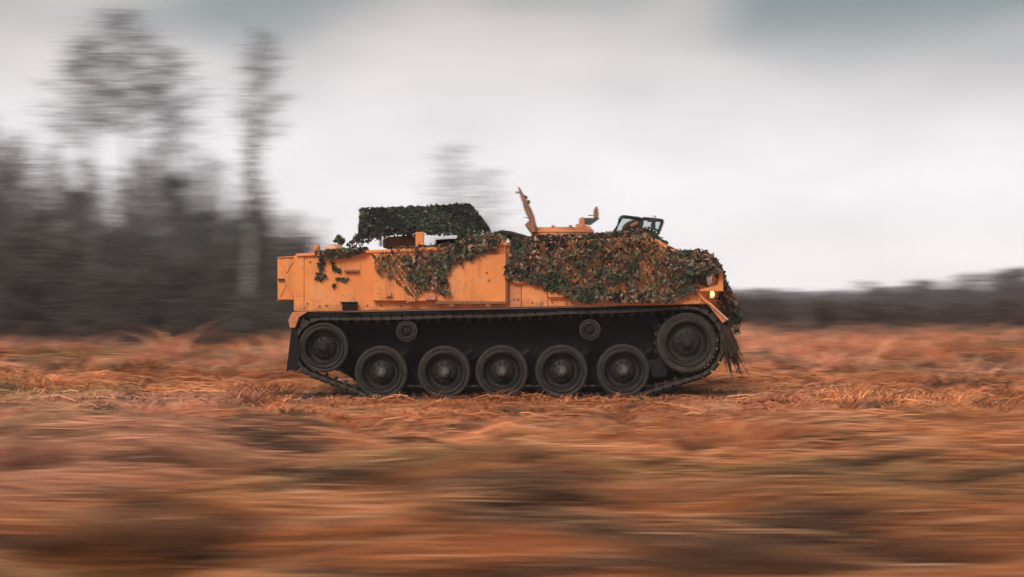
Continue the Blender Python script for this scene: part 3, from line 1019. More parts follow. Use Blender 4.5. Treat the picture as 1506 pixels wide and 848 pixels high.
def belt_path():
    pts = []
    for px, py, r in ((1011, 504, 51.5), (917, 545, 40.5), (560, 547.5, 39), (475, 511, 42)):
        for i in range(180):
            a = 2 * math.pi * i / 180
            pts.append((X(px) + r * S * math.cos(a), Z(py) + r * S * math.sin(a)))
    pts = sorted(set(pts))

    def half(ps):
        o = []
        for p in ps:
            while len(o) > 1 and (o[-1][0] - o[-2][0]) * (p[1] - o[-2][1]) - (o[-1][1] - o[-2][1]) * (p[0] - o[-2][0]) <= 0: o.pop()
            o.append(p)
        return o
    lo, up = half(pts), half(pts[::-1])
    loop = lo[:-1] + up[:-1]
    # fine resample, then let the top run hang between the rollers
    out = []
    for i in range(len(loop)):
        a, b = Vector(loop[i]), Vector(loop[(i + 1) % len(loop)])
        k = max(1, int((b - a).length / 0.03))
        for j in range(k): out.append(a + (b - a) * (j / k))
    res = []
    for p in out:
        if p.y > Z(480) and X(480) < p.x < X(1005):
            t = (p.x - X(480)) / (X(1005) - X(480))
            p = Vector((p.x, p.y - 0.018 * math.sin(math.pi * t) - 0.010 * abs(math.sin(3 * math.pi * t))))
        res.append(p)
    return res


def link_mesh(pitch):
    a = MB()
    L_ = pitch * 0.5
    a.box(-L_ * .80, L_ * .80, 0.0, 0.34, -0.020, 0.014)                  # body
    a.box(-L_ * .98, -L_ * .72, 0.01, 0.33, -0.012, 0.012); a.box(L_ * .72, L_ * .98, 0.01, 0.33, -0.012, 0.012)
    a.tube([(-L_ * .85, -0.008, 0), (-L_ * .85, 0.348, 0)], 0.013, 6)     # pins
    a.box(-L_ * .3, L_ * .3, 0.155, 0.185, 0.01, 0.06)                   # guide horn
    a.mi = 1
    a.box(-L_ * .84, L_ * .84, 0.03, 0.31, -0.048, -0.020)                # rubber pad
    return a.mesh('track_link', [M['track'], M['rubber']])


path = belt_path()
seg = [(path[(i + 1) % len(path)] - path[i]).length for i in range(len(path))]
total = sum(seg)
NL = 91
pitch = total / NL
LINK = link_mesh(pitch)
for y0 in (0.02, W - 0.36):
    tr = empty('track', (0, 0, 0)); tr.parent = veh; tr.location = (0, 0, 0)
    acc = 0.0; i = 0
    for k in range(NL):
        target = (k + 0.5) * pitch
        while acc + seg[i] < target: acc += seg[i]; i += 1
        a, b = path[i], path[(i + 1) % len(path)]
        p = a + (b - a) * ((target - acc) / seg[i])
        q0, q1 = path[(i - 2) % len(path)], path[(i + 3) % len(path)]
        t = q1 - q0
        ang = math.atan2(t.y, t.x)
        o = bpy.data.objects.new('track_link', LINK); COL.objects.link(o); o.parent = tr
        o.location = Vector((p.x, y0, p.y)) - Vector(V0)
        o.rotation_euler = (0, -ang, 0)   # local +Z looks inwards on a counter-clockwise loop

# ------------------------------------------------------------------ camouflage nets
NETCOL = np.array([(0.024, 0.031, 0.021), (0.038, 0.046, 0.028), (0.070, 0.075, 0.042), (0.135, 0.135, 0.075), (0.085, 0.048, 0.032), (0.165, 0.085, 0.050), (0.33, 0.19, 0.12), (0.012, 0.014, 0.012)])


def inpoly(px, py, poly):
    r = np.zeros(len(px), dtype=bool)
    j = len(poly) - 1
    for i in range(len(poly)):
        xi, yi = poly[i]; xj, yj = poly[j]
        c = ((yi > py) != (yj > py)) & (px < (xj - xi) * (py - yi) / (yj - yi + 1e-12) + xi)
        r ^= c
        j = i
    return r


def leaves(cent, norm, size, weights, seed=0, down=None):
    """garnish: a small curled scrap of cloth (5 points, 4 triangles) at every centre"""
    n = len(cent)
    norm = norm + rng.normal(0, 0.38, (n, 3))
    norm /= np.linalg.norm(norm, axis=1, keepdims=True)
    t = rng.normal(0, 1, (n, 3))
    if down is not None: t = t * 0.45 + np.array([0.15, 0, -1.0])
    t -= norm * np.sum(t * norm, 1, keepdims=True); t /= np.linalg.norm(t, axis=1, keepdims=True)
    s = np.cross(norm, t)
    L_ = (size * (0.6 + 0.9 * rng.random(n)))[:, None]
    Wd = L_ * (0.30 + 0.35 * rng.random((n, 1)))
    cu = L_ * (rng.random((n, 1)) * 0.55 - 0.1)
    V = np.stack([cent - t * L_, cent - s * Wd - norm * cu, cent + s * Wd - norm * cu * .5, cent + t * L_ - norm * cu, cent + norm * cu * .5], 1).reshape(-1, 3)
    k = np.arange(n)[:, None] * 5
    F = np.concatenate([k + np.array(q) for q in ((0, 2, 4), (0, 4, 1), (1, 4, 3), (4, 2, 3))], 0)
    # colours come in clumps, as cloth is tied in by the strip
    key = fbm(cent[:, 0] * 3.5 + 1.7 * cent[:, 1], cent[:, 2] * 4.5, 71 + seed, 3)
    order = np.argsort(np.argsort(key)) / n
    pick = np.clip(order + rng.normal(0, 0.22, n), 0, 0.9999)
    cw = np.cumsum(weights) / np.sum(weights)
    idx = np.searchsorted(cw, pick)
    c = NETCOL[np.clip(idx, 0, len(NETCOL) - 1)] * (0.65 + 0.8 * rng.random((n, 1)))
    return V, F, np.repeat(c, 5, 0)


def side_points(poly, per_px, ydef, bulge=0.05, wobble=9, cover=None, thr=0.42):
    xs = [p[0] for p in poly]; ys = [p[1] for p in poly]
    n = int((max(xs) - min(xs)) * (max(ys) - min(ys)) * per_px)
    px = min(xs) + (max(xs) - min(xs)) * rng.random(n); py = min(ys) + (max(ys) - min(ys)) * rng.random(n)
    wob = (fbm(px * 0.12, py * 0.12, 11, 3) - 0.5) * wobble
    ok = inpoly(px + wob, py + wob * .8, poly)
    if cover is not None:
        hole = fbm(px * cover, py * cover, 17, 2)
        ok &= hole > thr
    px, py = px[ok], py[ok]
    y = np.full(len(px), ydef) - 0.012 - bulge * fbm(px * 0.05, py * 0.06, 3, 3) * (0.6 + 0.8 * rng.random(len(px)))
    k = (D + y) / D
    C = np.stack([(px - 753) * S * k, y, CH + (HOR - py) * S * k], 1)
    N_ = np.tile(np.array([[0, -1, 0.25]]), (len(px), 1))
    return C, N_


def scale_points(poly, ydef, sx=6.5, sy=5.0, bulge=0.05, thr=0.42, wobble=7):
    """the incised flaps of the net: staggered rows, some torn off in patches"""
    xs = [p[0] for p in poly]; ys = [p[1] for p in poly]
    gx, gy = np.meshgrid(np.arange(min(xs), max(xs), sx), np.arange(min(ys), max(ys), sy))
    gx = gx + (np.arange(gx.shape[0]) % 2)[:, None] * sx / 2
    # the rows sag with the folds
    px, py = gx.ravel(), gy.ravel()
    py = py + 7 * np.sin(px * 0.035) + 4 * np.sin(px * 0.09 + 1)
    px = px + rng.normal(0, 1.5, len(px)); py = py + rng.normal(0, 1.2, len(py))
    wob = (fbm(px * 0.12, py * 0.12, 11, 3) - 0.5) * wobble
    ok = inpoly(px + wob, py + wob * .8, poly)
    ok &= (0.6 * fbm(px * .13, py * .13, 19, 2) + 0.4 * rng.random(len(px))) > thr
    px, py = px[ok], py[ok]
    y = np.full(len(px), ydef) - 0.014 - bulge * fbm(px * 0.05, py * 0.06, 3, 3)
    k = (D + y) / D
    C = np.stack([(px - 753) * S * k, y, CH + (HOR - py) * S * k], 1)
    return C, np.tile(np.array([[0, -1, 0.35]]), (len(px), 1)), True


def strands(poly, step, ydef, jitter=1.5, cord=0.003):
    """cords of the net: a diamond lattice inside the outline"""
    mb = MB()
    xs = [p[0] for p in poly]; ys = [p[1] for p in poly]
    for sgn in (1, -1):
        c = min(xs) - 200
        while c < max(xs) + 200:
            yv = min(ys)
            while yv < max(ys):
                a = (c + sgn * (yv - min(ys)), yv); b = (a[0] + sgn * step / 2, yv + step / 2)
                m_ = ((a[0] + b[0]) / 2, (a[1] + b[1]) / 2)
                if inpoly(np.array([m_[0]]), np.array([m_[1]]), poly)[0]:
                    f = lambda q: P(q[0] + jitter * math.sin(q[1] * .7 + q[0] * .3), q[1] + jitter * math.sin(q[0] * .5), ydef - 0.02 - 0.02 * math.sin(q[0] * .11) ** 2)
                    mb.tube([f(a), f(b)], cord, 3, cap=False)
                yv += step / 2
            c += step
    return mb


def make_net(label, origin, sets, strand_sets, weights, size, seed, group=None):
    root = empty('camouflage_net', origin)
    tag(root, label, 'camouflage net', group)
    Vs, Fs, Cs, off = [], [], [], 0
    for pts_, sz in sets:
        C, N_ = pts_[0], pts_[1]
        v, f, c = leaves(C, N_, np.full(len(C), sz), weights, seed, True if len(pts_) > 2 else None)
        Vs.append(v); Fs.append(f + off); Cs.append(c); off += len(v)
    g = np_object('garnish', np.concatenate(Vs), np.concatenate(Fs), M['garnish'], np.concatenate(Cs), root, origin)
    tag(g, kind='stuff')
    mb = MB()
    for s in strand_sets:
        mb.add(s.v, s.f)
    if mb.v:
        tag(mb.build('netting', M['strand'], root), kind='stuff')
    return root


def strip_points(line, n, y0, y1, thick):
    """points on a sheet that follows the pixel line (x, y) and runs across the vehicle from y0 to y1"""
    L_ = np.array(line, dtype=float)
    d = np.r_[0, np.cumsum(np.linalg.norm(np.diff(L_, axis=0), axis=1))]
    t = rng.random(n) * d[-1]
    px = np.interp(t, d, L_[:, 0]); py = np.interp(t, d, L_[:, 1])
    dx = np.interp(t + 1, d, L_[:, 0]) - np.interp(t - 1, d, L_[:, 0]); dy = np.interp(t + 1, d, L_[:, 1]) - np.interp(t - 1, d, L_[:, 1])
    nn = np.stack([dy, np.zeros(n), dx], 1); nn /= np.linalg.norm(nn, axis=1, keepdims=True) + 1e-9
    nn[:, 0] = np.abs(nn[:, 0])
    y = y0 + (y1 - y0) * rng.random(n)
    off = thick * rng.random(n)
    x = (px - 753) * S; z = CH + (HOR - py) * S
    C = np.stack([x, y, z], 1) + nn * off[:, None]
    return C, nn


FRONT = [(750, 354), (790, 350), (870, 345), (925, 343), (962, 348), (985, 368), (1008, 374), (1032, 373), (1046, 384), (1046, 398), (1030, 406), (1026, 424), (1008, 434), (975, 442), (930, 443),
         (893, 437), (868, 437), (843, 430), (820, 424), (795, 419), (770, 413), (750, 411), (741, 404), (750, 385)]
NOSE = [(1049, 380), (1056, 386), (1064, 400), (1071, 420), (1080, 436), (1087, 460), (1088, 478), (1083, 492), (1074, 484), (1064, 458), (1058, 440), (1062, 420), (1055, 400)]
BOTTOMHEM = [(800, 415), (845, 424), (895, 430), (980, 434), (1022, 420), (1027, 427), (985, 444), (930, 446), (885, 440), (862, 446), (840, 436), (800, 424)]
LEFTHEM = [(750, 356), (772, 354), (768, 372), (772, 390), (790, 402), (815, 416), (780, 415), (744, 408), (740, 402), (752, 385)]
WF = [1.6, 1.8, 1.5, 1.0, 2.2, 2.0, 1.2, 1.5]
ROOFLINE = [(750, 354), (790, 351), (870, 347), (930, 344), (962, 347)]
make_net('leafy green and brown camouflage net draped over the sloping front of the orange vehicle', P(900, 430, -0.05),
         [(scale_points(FRONT, -0.02, 6.8, 5.2, 0.07, 0.30), 0.030),
          (scale_points(FRONT, -0.03, 6.0, 4.8, 0.07, 0.46), 0.026),
          (side_points(FRONT, 0.15, -0.05, 0.07, cover=0.075, thr=0.53), 0.026),
          (side_points(BOTTOMHEM, 0.30, -0.05, 0.07), 0.032),
          (side_points(LEFTHEM, 0.26, -0.05, 0.06), 0.032),
          (strip_points(ROOFLINE, 2600, -0.04, 2.7, 0.04), 0.036),
          (strip_points([(772, 354), (800, 350), (868, 347), (890, 346), (925, 343), (948, 343), (968, 351)], 1300, 0.2, 0.9, 0.04), 0.034),
          (strip_points([(905, 345), (930, 341), (950, 339), (970, 350)], 420, 0.2, 0.7, 0.05), 0.032),
          (strip_points([(960, 346), (985, 368), (1010, 374), (1032, 374), (1046, 388), (1062, 405)], 3000, 0.0, 2.7, 0.05), 0.036),
          (side_points([(1000, 372), (1035, 366), (1052, 378), (1060, 400), (1030, 404), (1010, 420)], 0.25, -0.05, 0.08), 0.034),
          (side_points(NOSE, 0.45, 0.50, 0.10), 0.036),
          (strip_points([(1056, 392), (1066, 410), (1076, 435), (1086, 462), (1086, 488)], 3200, 0.4, 2.5, 0.06), 0.036)],
         [strands(FRONT, 9, -0.03)], WF, 0.05, 1)

MID = [(548, 376), (575, 366), (640, 366), (690, 352), (722, 347), (741, 350), (738, 358), (722, 366), (712, 374), (690, 384), (668, 389), (657, 402), (656, 415), (661, 440), (654, 438), (643, 424),
       (625, 432), (608, 436), (592, 424), (582, 412), (566, 408), (553, 404)]
MIDCORE = [(590, 380), (640, 372), (690, 362), (725, 352), (738, 352), (722, 366), (690, 382), (665, 390), (656, 404), (660, 438), (650, 428), (625, 426), (600, 412)]
make_net('dull brown camouflage net hanging over the middle of the orange hull side', P(640, 435, -0.1),
         [(scale_points(MID, -0.085, 6.0, 5.0, 0.06, 0.34, 11), 0.030),
          (scale_points(MIDCORE, -0.09, 5.5, 4.5, 0.06, 0.28, 8), 0.032),
          (side_points(MIDCORE, 0.14, -0.09, 0.06, cover=0.12, thr=0.46), 0.030),
          (strip_points([(575, 367), (640, 364), (690, 357), (742, 350)], 1300, -0.06, 1.6, 0.04), 0.032),
          (side_points([(650, 365), (700, 345), (722, 342), (738, 346), (724, 362), (690, 376)], 0.22, -0.05, 0.08), 0.03)],
         [strands(MID, 9, -0.095)], [1.4, 1.8, 1.6, 1.0, 2.2, 2.0, 1.2, 1.0], 0.05, 5)

CAN = [(526, 345), (531, 310), (690, 303), (717, 337), (690, 340), (620, 341), (560, 346)]


def slope_points(n, thick):
    a, b = rng.random(n), rng.random(n)
    q = [np.array(p) for p in (A, B, Cc, Dd)]
    C = (q[0] * ((1 - a) * (1 - b))[:, None] + q[1] * (a * (1 - b))[:, None] + q[2] * (a * b)[:, None] + q[3] * ((1 - a) * b)[:, None])
    nv = np.cross(q[1] - q[0], q[3] - q[0]); nv /= np.linalg.norm(nv)
    if nv[1] > 0: nv = -nv
    return C + nv * (0.02 + thick * rng.random(n))[:, None], np.tile(nv, (n, 1))


def gable_points(n):
    a, b = rng.random(n), rng.random(n)
    q = [np.array(p) for p in (B, (B[0], YF, B[2]), Ee, Cc)]
    C = (q[0] * ((1 - a) * (1 - b))[:, None] + q[1] * (a * (1 - b))[:, None] + q[2] * (a * b)[:, None] + q[3] * ((1 - a) * b)[:, None])
    return C + np.array([0.02, 0, 0.02]), np.tile(np.array([[0.8, 0, 0.5]]), (n, 1))


TAIL = [(527, 343), (560, 344), (552, 352), (530, 360), (508, 371), (500, 374), (514, 356)]
DROP = [(672, 334), (694, 332), (696, 350), (690, 362), (694, 382), (676, 384), (668, 366), (674, 350)]
HEM = [(527, 342), (600, 340), (716, 332), (716, 341), (690, 345), (600, 345), (560, 349), (527, 349)]
make_net('dark green camouflage net covering the raised roof shelter of the vehicle', (0.5 * (A[0] + B[0]), YE, A[2]),
         [(slope_points(6800, 0.035), 0.026), (gable_points(1000), 0.026),
          (strip_points([(533, 310), (690, 303)], 400, 0.9, 2.2, 0.02), 0.026),
          (side_points([(527, 340), (560, 341), (620, 339), (700, 332), (718, 332), (712, 346), (690, 342), (660, 348), (640, 342), (600, 348), (585, 343), (560, 352), (545, 346), (527, 356)], 0.12, YE - .03, 0.06, 6, cover=.2, thr=.44), 0.024),
          (side_points(HEM, 0.13, YE - .02, 0.05, 4), 0.024),
          (strip_points([(531, 311), (600, 306.5), (640, 303), (690, 302.5)], 260, 0.85, 1.05, 0.06), 0.03),
          (side_points(TAIL, 0.26, 0.25, 0.05, 5, cover=0.2, thr=0.45), 0.024),
          (side_points(DROP, 0.45, 0.0, 0.08, 5), 0.032)],
         [strands(TAIL, 6, 0.25, 2.5, 0.006), strands(HEM, 6, YE - .02, 2.0, 0.006)], [3.0, 1.8, 0.8, 0.3, 0.6, 0.15, 0.05, 8.0], 0.05, 9)

RA = [(462, 372), (478, 369), (520, 365), (540, 363), (536, 370), (512, 377), (492, 381), (470, 379)]
RB = [(466, 380), (478, 380), (478, 392), (473, 402), (480, 404), (470, 417), (463, 409), (468, 396)]
RC = [(486, 380), (492, 390), (502, 397), (500, 402), (490, 398)]
RD = [(494, 408), (512, 408), (508, 414), (494, 412)]
RE_ = [(490, 417), (495, 416), (492, 424), (488, 423)]
RF_ = [(492, 355), (496, 346), (503, 347), (508, 357), (500, 360)]
make_net('torn dark scraps of camouflage net trailing from the rear roof edge', P(480, 400, -0.05),
         [(side_points(RA, 0.28, -0.04, 0.05, 3, cover=0.2, thr=0.42), 0.026), (side_points(RB, 0.42, 0.0, 0.03, 2, cover=.25, thr=.38), 0.020), (side_points(RC, 0.5, 0.0, 0.03, 2), 0.018),
          (side_points(RD, 0.5, 0.0, 0.03, 2), 0.018), (side_points(RE_, 0.6, 0.0, 0.03, 2), 0.015), (side_points(RF_, 0.6, 0.5, 0.05, 2), 0.022),
          (strip_points([(462, 371), (540, 365)], 200, -0.03, 0.5, 0.02), 0.026)],
         [strands(RA, 9, -0.05)], [2.5, 2.2, 1.4, 0.5, 0.9, 0.7, 0.4, 2.0], 0.05, 13)

# ------------------------------------------------------------------ mud thrown up by the tracks
def mud_clods():
    mb = MB()
    r = random.Random(5)
    for i in range(260):
        if i < 230: x_, y_ = r.uniform(-2.9, 2.4), r.choice((0.0, 0.2, 0.35, -0.1)) + r.gauss(0, .10)
        else: x_, y_ = -2.2 - abs(r.gauss(0, 1.5)), r.choice((0.2, 2.6)) + r.gauss(0, .28)
        if -1.8 < x_ < 1.9 and 0.0 < y_ < 0.4: y_ -= 0.4
        s_ = r.uniform(.008, .028)
        z_ = float(gheight(np.array([x_]), np.array([y_]))[0])
        mb.ball((x_, y_, z_ + s_ * .4), s_ * r.uniform(.8, 1.8), s_, s_ * r.uniform(.5, 1.0), 6, 4, M=Euler((r.random() * .6, r.random() * .6, r.random() * 6)).to_matrix())
    o = mb.build('mud_clods', M['peat'])
    tag(o, 'dark clods of wet mud churned up along the tracks', 'mud', kind='stuff')


mud_clods()

# ------------------------------------------------------------------ trees


def branch_tree(mb, hgt, r0, n1, first, up, ln, twigs, seed, lean=0.02):
    """trunk and limbs with fine twigs into mb (trunk) and a returned list of twig tips"""
    rnd = random.Random(seed)
    pts = []
    k = 9
    for i in range(k + 1):
        t = i / k
        pts.append(Vector((lean * hgt * math.sin(t * 3 + seed), lean * hgt * math.cos(t * 2.3 + seed) - lean * hgt * math.cos(seed), hgt * t)))
    trunk = MB(); trunk.tube(pts, r0, 8, r0 * 0.12)
    limb = MB(); tips = []

    def at(t):
        f = t * k; i = min(int(f), k - 1)
        return pts[i] + (pts[i + 1] - pts[i]) * (f - i)
    for j in range(n1):
        t = first + (0.98 - first) * (j + rnd.random()) / n1
        a = rnd.random() * 6.283
        L_ = ln * hgt * (0.35 + 0.65 * (1 - ((t - first) / (1 - first)) ** 1.2)) * rnd.uniform(.6, 1.15)
        d = Vector((math.cos(a), math.sin(a), up * rnd.uniform(.5, 1.4))).normalized()
        p = at(t); path_ = [p]
        for q in range(4):
            d = (d + Vector((rnd.gauss(0, .14), rnd.gauss(0, .14), .10 * up + rnd.gauss(0, .08)))).normalized()
            p = p + d * L_ / 4; path_.append(p)
        limb.tube(path_, r0 * 0.30 * (1 - .6 * t), 5, r0 * .05, cap=False)
        for q in range(twigs):
            s = rnd.uniform(.2, 1.0); i = min(int(s * 4), 3)
            b = path_[i] + (path_[i + 1] - path_[i]) * (s * 4 - i)
            td = (d + Vector((rnd.gauss(0, .7), rnd.gauss(0, .7), rnd.gauss(.15, .5)))).normalized()
            tl = L_ * rnd.uniform(.15, .4)
            e = b + td * tl + Vector((rnd.gauss(0, .05), rnd.gauss(0, .05), -.05 * tl))
            limb.tube([b, e], r0 * .06 + .004, 3, .004, cap=False)
            tips.append((b, e))
            for _ in range(3):
                s2 = rnd.random(); b2 = b + (e - b) * s2
                e2 = b2 + (td + Vector((rnd.gauss(0, .8), rnd.gauss(0, .8), rnd.gauss(0, .6)))).normalized() * tl * .5
                limb.tube([b2, e2], .008, 3, .004, cap=False)
    return trunk, limb, tips


def leafy(points, per, spread, size, cols, seed, flat=0.5):
    r = np.random.default_rng(seed)
    C = np.repeat(np.array([tuple(p) for p in points]), per, 0)
    C = C + r.normal(0, 1, C.shape) * np.array([spread, spread, spread * flat])
    n = len(C)
    t = r.normal(0, 1, (n, 3)); t /= np.linalg.norm(t, axis=1, keepdims=True)
    s = np.cross(t, r.normal(0, 1, (n, 3))); s /= np.linalg.norm(s, axis=1, keepdims=True)
    sz = (size * (.5 + r.random(n)))[:, None]
    V = np.stack([C - t * sz, C + s * sz * .35, C + t * sz, C - s * sz * .35], 1).reshape(-1, 3)
    k = np.arange(n)[:, None] * 4
    F = k + np.array([0, 1, 2, 3])
    c = np.array(cols)[r.integers(0, len(cols), n)] * (.6 + .8 * r.random((n, 1)))
    return V, F, np.repeat(c, 4, 0)


def raw_mesh(name, V, F, mat_, colors):
    o = np_object(name, V, F, mat_, colors)
    me = o.data
    bpy.data.objects.remove(o)
    return me


KINDS = {}


def make_kind(key, seeds):
    out = []
    for sd_ in seeds:
        rnd = random.Random(sd_)
        if key == 'birch':
            tr, lb_, tips = branch_tree(None, 10, .09, 44, .22, .9, .21, 9, sd_)
            V, F, c = leafy([e for b, e in tips], 7, .30, .035, [(.10, .075, .08), (.07, .055, .055), (.13, .09, .07)], sd_)
            crown = (lb_, V, F, c, M['bark']); out.append((tr, 'birch', crown))
        elif key == 'pale_birch':
            tr, lb_, tips = branch_tree(None, 10, .25, 36, .42, .9, .15, 9, sd_)
            V, F, c = leafy([e for b, e in tips], 4, .2, .05, [(.12, .08, .07), (.09, .06, .055)], sd_)
            out.append((tr, 'birch', (lb_, V, F, c, M['bark'])))
        elif key == 'pine':
            tr, lb_, tips = branch_tree(None, 14, .12, 46, .60, .55, .17, 9, sd_)
            V, F, c = leafy([e for b, e in tips], 9, .34, .055, [(.085, .13, .14), (.10, .15, .155), (.12, .16, .16)], sd_)
            out.append((tr, 'pinebark', (lb_, V, F, c, M['pinebark'])))
        elif key == 'spruce':
            tr, lb_, tips = branch_tree(None, 8, .13, 90, .05, -.25, .22, 8, sd_, .004)
            V, F, c = leafy([e for b, e in tips] + [b for b, e in tips], 9, .14, .10, [(.046, .070, .064), (.060, .088, .078), (.076, .102, .088)], sd_)
            out.append((tr, 'bark', (lb_, V, F, c, M['bark'])))
        elif key == 'thicket':
            tr, lb_, tips = branch_tree(None, 4, .06, 46, .04, .8, .36, 9, sd_, .05)
            V, F, c = leafy([e for b, e in tips], 9, .20, .06, [(.11, .088, .082), (.085, .08, .075), (.07, .08, .07), (.14, .09, .065)], sd_)
            out.append((tr, 'bark', (lb_, V, F, c, M['bark'])))
        elif key == 'scrub':
            tr, lb_, tips = branch_tree(None, 1.2, .03, 26, .02, 1.0, .6, 9, sd_, .05)
            V, F, c = leafy([e for b, e in tips], 10, .12, .05, [(.09, .055, .042), (.07, .045, .036), (.07, .06, .045), (.12, .065, .042)], sd_)
            out.append((tr, 'bark', (lb_, V, F, c, M['bark'])))
    res = []
    for tr, bm_n, (lb_, V, F, c, bmat) in out:
        tme = tr.mesh('trunk', M[bm_n])
        lme = lb_.mesh('branches', bmat)
        cme = raw_mesh('crown', V, F, M['needles'], c)
        res.append((tme, lme, cme))
    KINDS[key] = res


make_kind('birch', (3, 14, 25)); make_kind('pale_birch', (8, 19)); make_kind('pine', (4, 31)); make_kind('spruce', (6, 17, 28)); make_kind('thicket', (5, 16, 27)); make_kind('scrub', (2, 13, 24))
BASEH = {'birch': 10, 'pale_birch': 10, 'pine': 14, 'spruce': 8, 'thicket': 4, 'scrub': 1.2}
NAMES = {'birch': 'bare_tree', 'pale_birch': 'birch_tree', 'pine': 'pine_tree', 'spruce': 'spruce_tree', 'thicket': 'bare_bush', 'scrub': 'scrub_bush'}
CATS = {'birch': 'tree', 'pale_birch': 'tree', 'pine': 'tree', 'spruce': 'tree', 'thicket': 'bush', 'scrub': 'bush'}


def plant(key, x, y, hgt, label, group, wide=1.0):
    v = random.choice(KINDS[key])
    z = float(gheight(np.array([x]), np.array([y]))[0])
    root = empty(NAMES[key], (x, y, z - 0.05))
    s = hgt / BASEH[key]
    root.scale = (s * wide, s * wide, s)
    root.rotation_euler = (0, 0, random.random() * 6.283)
    tag(root, label, CATS[key], group)
    for n, me in (('trunk', v[0]), ('branches', v[1]), ('crown', v[2])):
        o = bpy.data.objects.new(n, me); COL.objects.link(o); o.parent = root
    return root


def top_at(px, py_top, y):
    """x and height of a plant at depth y whose top shows at (px, py_top)"""
    return X(px, y), Z(py_top, y)


# two tall pines and the pale trunk on the left
x, hh = top_at(190, 20, 62); plant('pine', x, 62, hh, 'tallest pine with a wide bare-stemmed crown above the dark thicket', 'tall pines over the left wood', 1.35)
x, hh = top_at(140, 55, 66); plant('pine', x, 66, hh, 'tall pine crowding the left flank of the tallest pine', 'tall pines over the left wood', 1.2)
x, hh = top_at(240, 75, 63); plant('pine', x, 63, hh, 'tall pine crowding the right flank of the tallest pine', 'tall pines over the left wood', 1.1)
x, hh = top_at(376, 48, 56); plant('pine', x, 56, hh, 'slender tall pine standing alone at the right end of the wood', 'tall pines over the left wood', 0.75)
x, hh = top_at(366, 170, 27); plant('pale_birch', x, 27, hh, 'birch with a pale trunk at the right end of the dark wood', None, 0.9)

# the dark wood on the left


def envelope(px):
    """top row of the solid mass of the wood"""
    return np.interp(px, [-60, 20, 60, 110, 150, 190, 240, 300, 340, 400, 440], [255, 245, 280, 300, 295, 310, 280, 310, 305, 325, 355])


def where(px):
    if px < 70: return 'at the left edge of the photo'
    if px < 150: return 'between the photo edge and the tallest pine'
    if px < 270: return 'beneath the tallest pine'
    if px < 345: return 'between the tallest pine and the lone slender pine'
    return 'around the lone slender pine'


for i in range(88):
    px = -70 + 545 * (i + random.random()) / 88
    y = random.uniform(38, 58)
    tp = float(envelope(px)) + -45 + 165 * random.random() ** 0.62 + (25 if px < 90 else 0)
    x, hh = top_at(px, tp, y)
    plant('spruce', x, y, hh, 'dark spruce in the gloomy wood ' + where(px), 'spruces ' + where(px), random.uniform(.6, 1.0))
for i in range(96):
    px = -60 + 530 * (i + random.random()) / 96
    y = random.uniform(30, 56)
    tp = float(envelope(px)) - random.uniform(-25, 85) * (0.55 if px > 350 else 1)
    x, hh = top_at(px, tp, y)
    plant('birch', x, y, hh, 'bare grey tree in the gloomy wood ' + where(px), 'bare trees ' + where(px), random.uniform(.8, 1.15))
for i in range(64):
    px = -60 + 540 * (i + random.random()) / 64
    y = random.uniform(25, 33)
    tp = random.uniform(345, 450)
    x, hh = top_at(px, tp, y)
    plant('thicket', x, y, hh, 'bare brown bush fronting the wood ' + where(px), 'bushes ' + where(px), random.uniform(1.0, 1.4))

# faint trees behind the vehicle
x, hh = top_at(652, 216, 185); plant('birch', x, 185, hh, 'faint bare tree in the mist above the roof shelter', None, 2.1)
x, hh = top_at(714, 252, 200); plant('birch', x, 200, hh, 'paler bare tree in the mist just behind the open hatch lid', None, 1.9)

# the low wood on the right
LR, LF = 'dark bush in the clump at the right edge of the heath', 'misty bare tree in the low wood across the heath'
for i in range(56):
    px = 1150 + 420 * ((i + random.random()) / 56) ** 0.7
    y = random.uniform(100, 135)
    tp = np.interp(px, [1150, 1330, 1400, 1560], [432, 412, 402, 398]) + random.choice((0, 5, 11, 18, 26, 30)) + random.uniform(-4, 4)
    x, hh = top_at(px, tp, y)
    plant(random.choice(['birch', 'thicket', 'thicket']), x, y, max(hh, 1.2), LR, 'bushes at the right edge', random.uniform(1.3, 1.9))
for i in range(60):
    px = 380 + 1200 * (i + random.random()) / 60
    y = random.uniform(110, 170)
    tp = random.uniform(414, 437)
    x, hh = top_at(px, tp, y)
    plant(random.choice(['birch', 'thicket', 'thicket', 'spruce']), x, y, hh, LF, 'low wood across the heath', random.uniform(1.2, 1.9))
for i in range(80):
    px = 1000 + 560 * random.random()
    y = random.uniform(38, 85)
    x = X(px, y)
    plant('scrub', x, y, random.uniform(.5, 1.0), 'low brown scrub bush on the far heath beyond the vehicle', 'scrub on the far heath', random.uniform(1.2, 2.0))
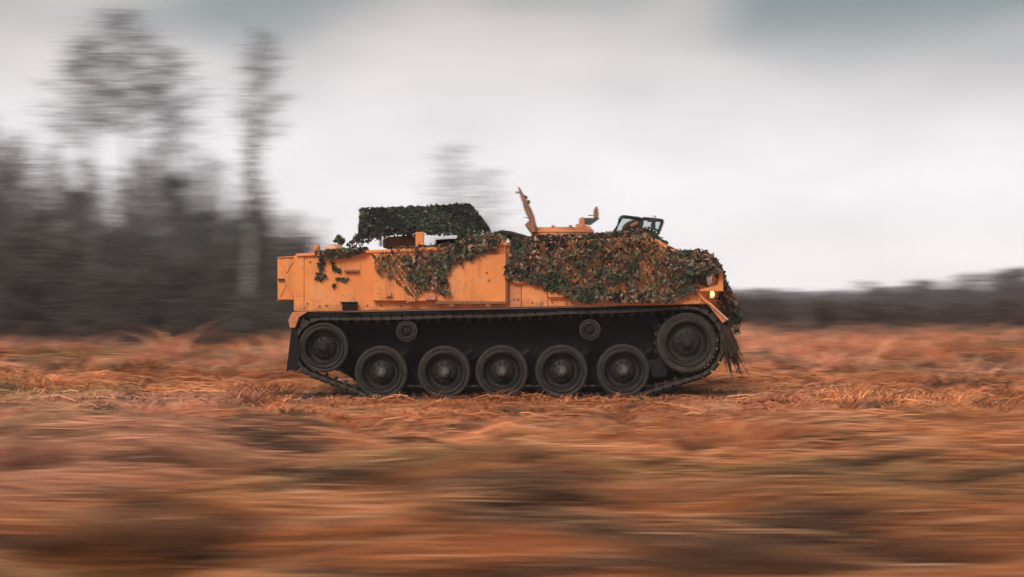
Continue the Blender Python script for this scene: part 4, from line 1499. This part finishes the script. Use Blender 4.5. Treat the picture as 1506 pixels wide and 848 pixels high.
for i in range(26):
    px = -20 + 430 * random.random()
    y = random.uniform(23, 28)
    x = X(px, y)
    plant('scrub', x, y, random.uniform(.3, .6), 'low brown scrub bush in front of the dark wood', 'scrub before the left wood', random.uniform(1.2, 2.0))


# distant woods that read as one mass
def far_woods():
    n = 90000
    px = -400 + 2400 * rng.random(n)
    y = 190 + 130 * rng.random(n)
    tree = np.floor(px / 9)
    tops = 7 + 12 * np.abs(np.sin(tree * 12.9898) * 43758.5 % 1.0) + 8 * fbm(px * .012, y * 0 + 1, 5, 2)
    u = rng.random(n) ** 1.25 * (0.55 + 0.6 * fbm(px * .06, y * .02, 15, 2))
    x = (px - 753) * S * (D + y) / D
    z = (CH + tops * S * (D + y) / D) * u * 0.9
    C = np.stack([x, y, z], 1)
    t = rng.normal(0, 1, (n, 3)); t /= np.linalg.norm(t, axis=1, keepdims=True)
    s = np.cross(t, rng.normal(0, 1, (n, 3))); s /= np.linalg.norm(s, axis=1, keepdims=True)
    sz = .25 + .35 * rng.random((n, 1))
    V = np.stack([C - t * sz, C + s * sz * .5, C + t * sz, C - s * sz * .5], 1).reshape(-1, 3)
    V[:, 2] = np.maximum(V[:, 2], -0.05)
    F = np.arange(n)[:, None] * 4 + np.array([0, 1, 2, 3])
    cols = np.array([(.20, .18, .195), (.17, .17, .17), (.22, .19, .20)])
    c = cols[rng.integers(0, 3, n)]
    o = np_object('far_woods', V, F, M['needles'], np.repeat(c, 4, 0))
    tag(o, 'distant strip of leafless woodland fading into the mist along the horizon', 'woods', kind='stuff')


far_woods()

# ------------------------------------------------------------------ haze
hz = MB(); hz.box(-440, 440, -70, 440, -1.6, 24)
hm = bpy.data.materials.new('mist'); hm.use_nodes = True
nt = hm.node_tree; nt.nodes.clear()
out = nt.nodes.new('ShaderNodeOutputMaterial'); pv = nt.nodes.new('ShaderNodeVolumePrincipled')
pv.inputs['Color'].default_value = (0.93, 0.91, 0.95, 1); pv.inputs['Density'].default_value = 0.0007
pv.inputs['Anisotropy'].default_value = 0.0
nt.links.new(pv.outputs[0], out.inputs['Volume'])
ho = hz.build('haze', hm)
tag(ho, kind='stuff')
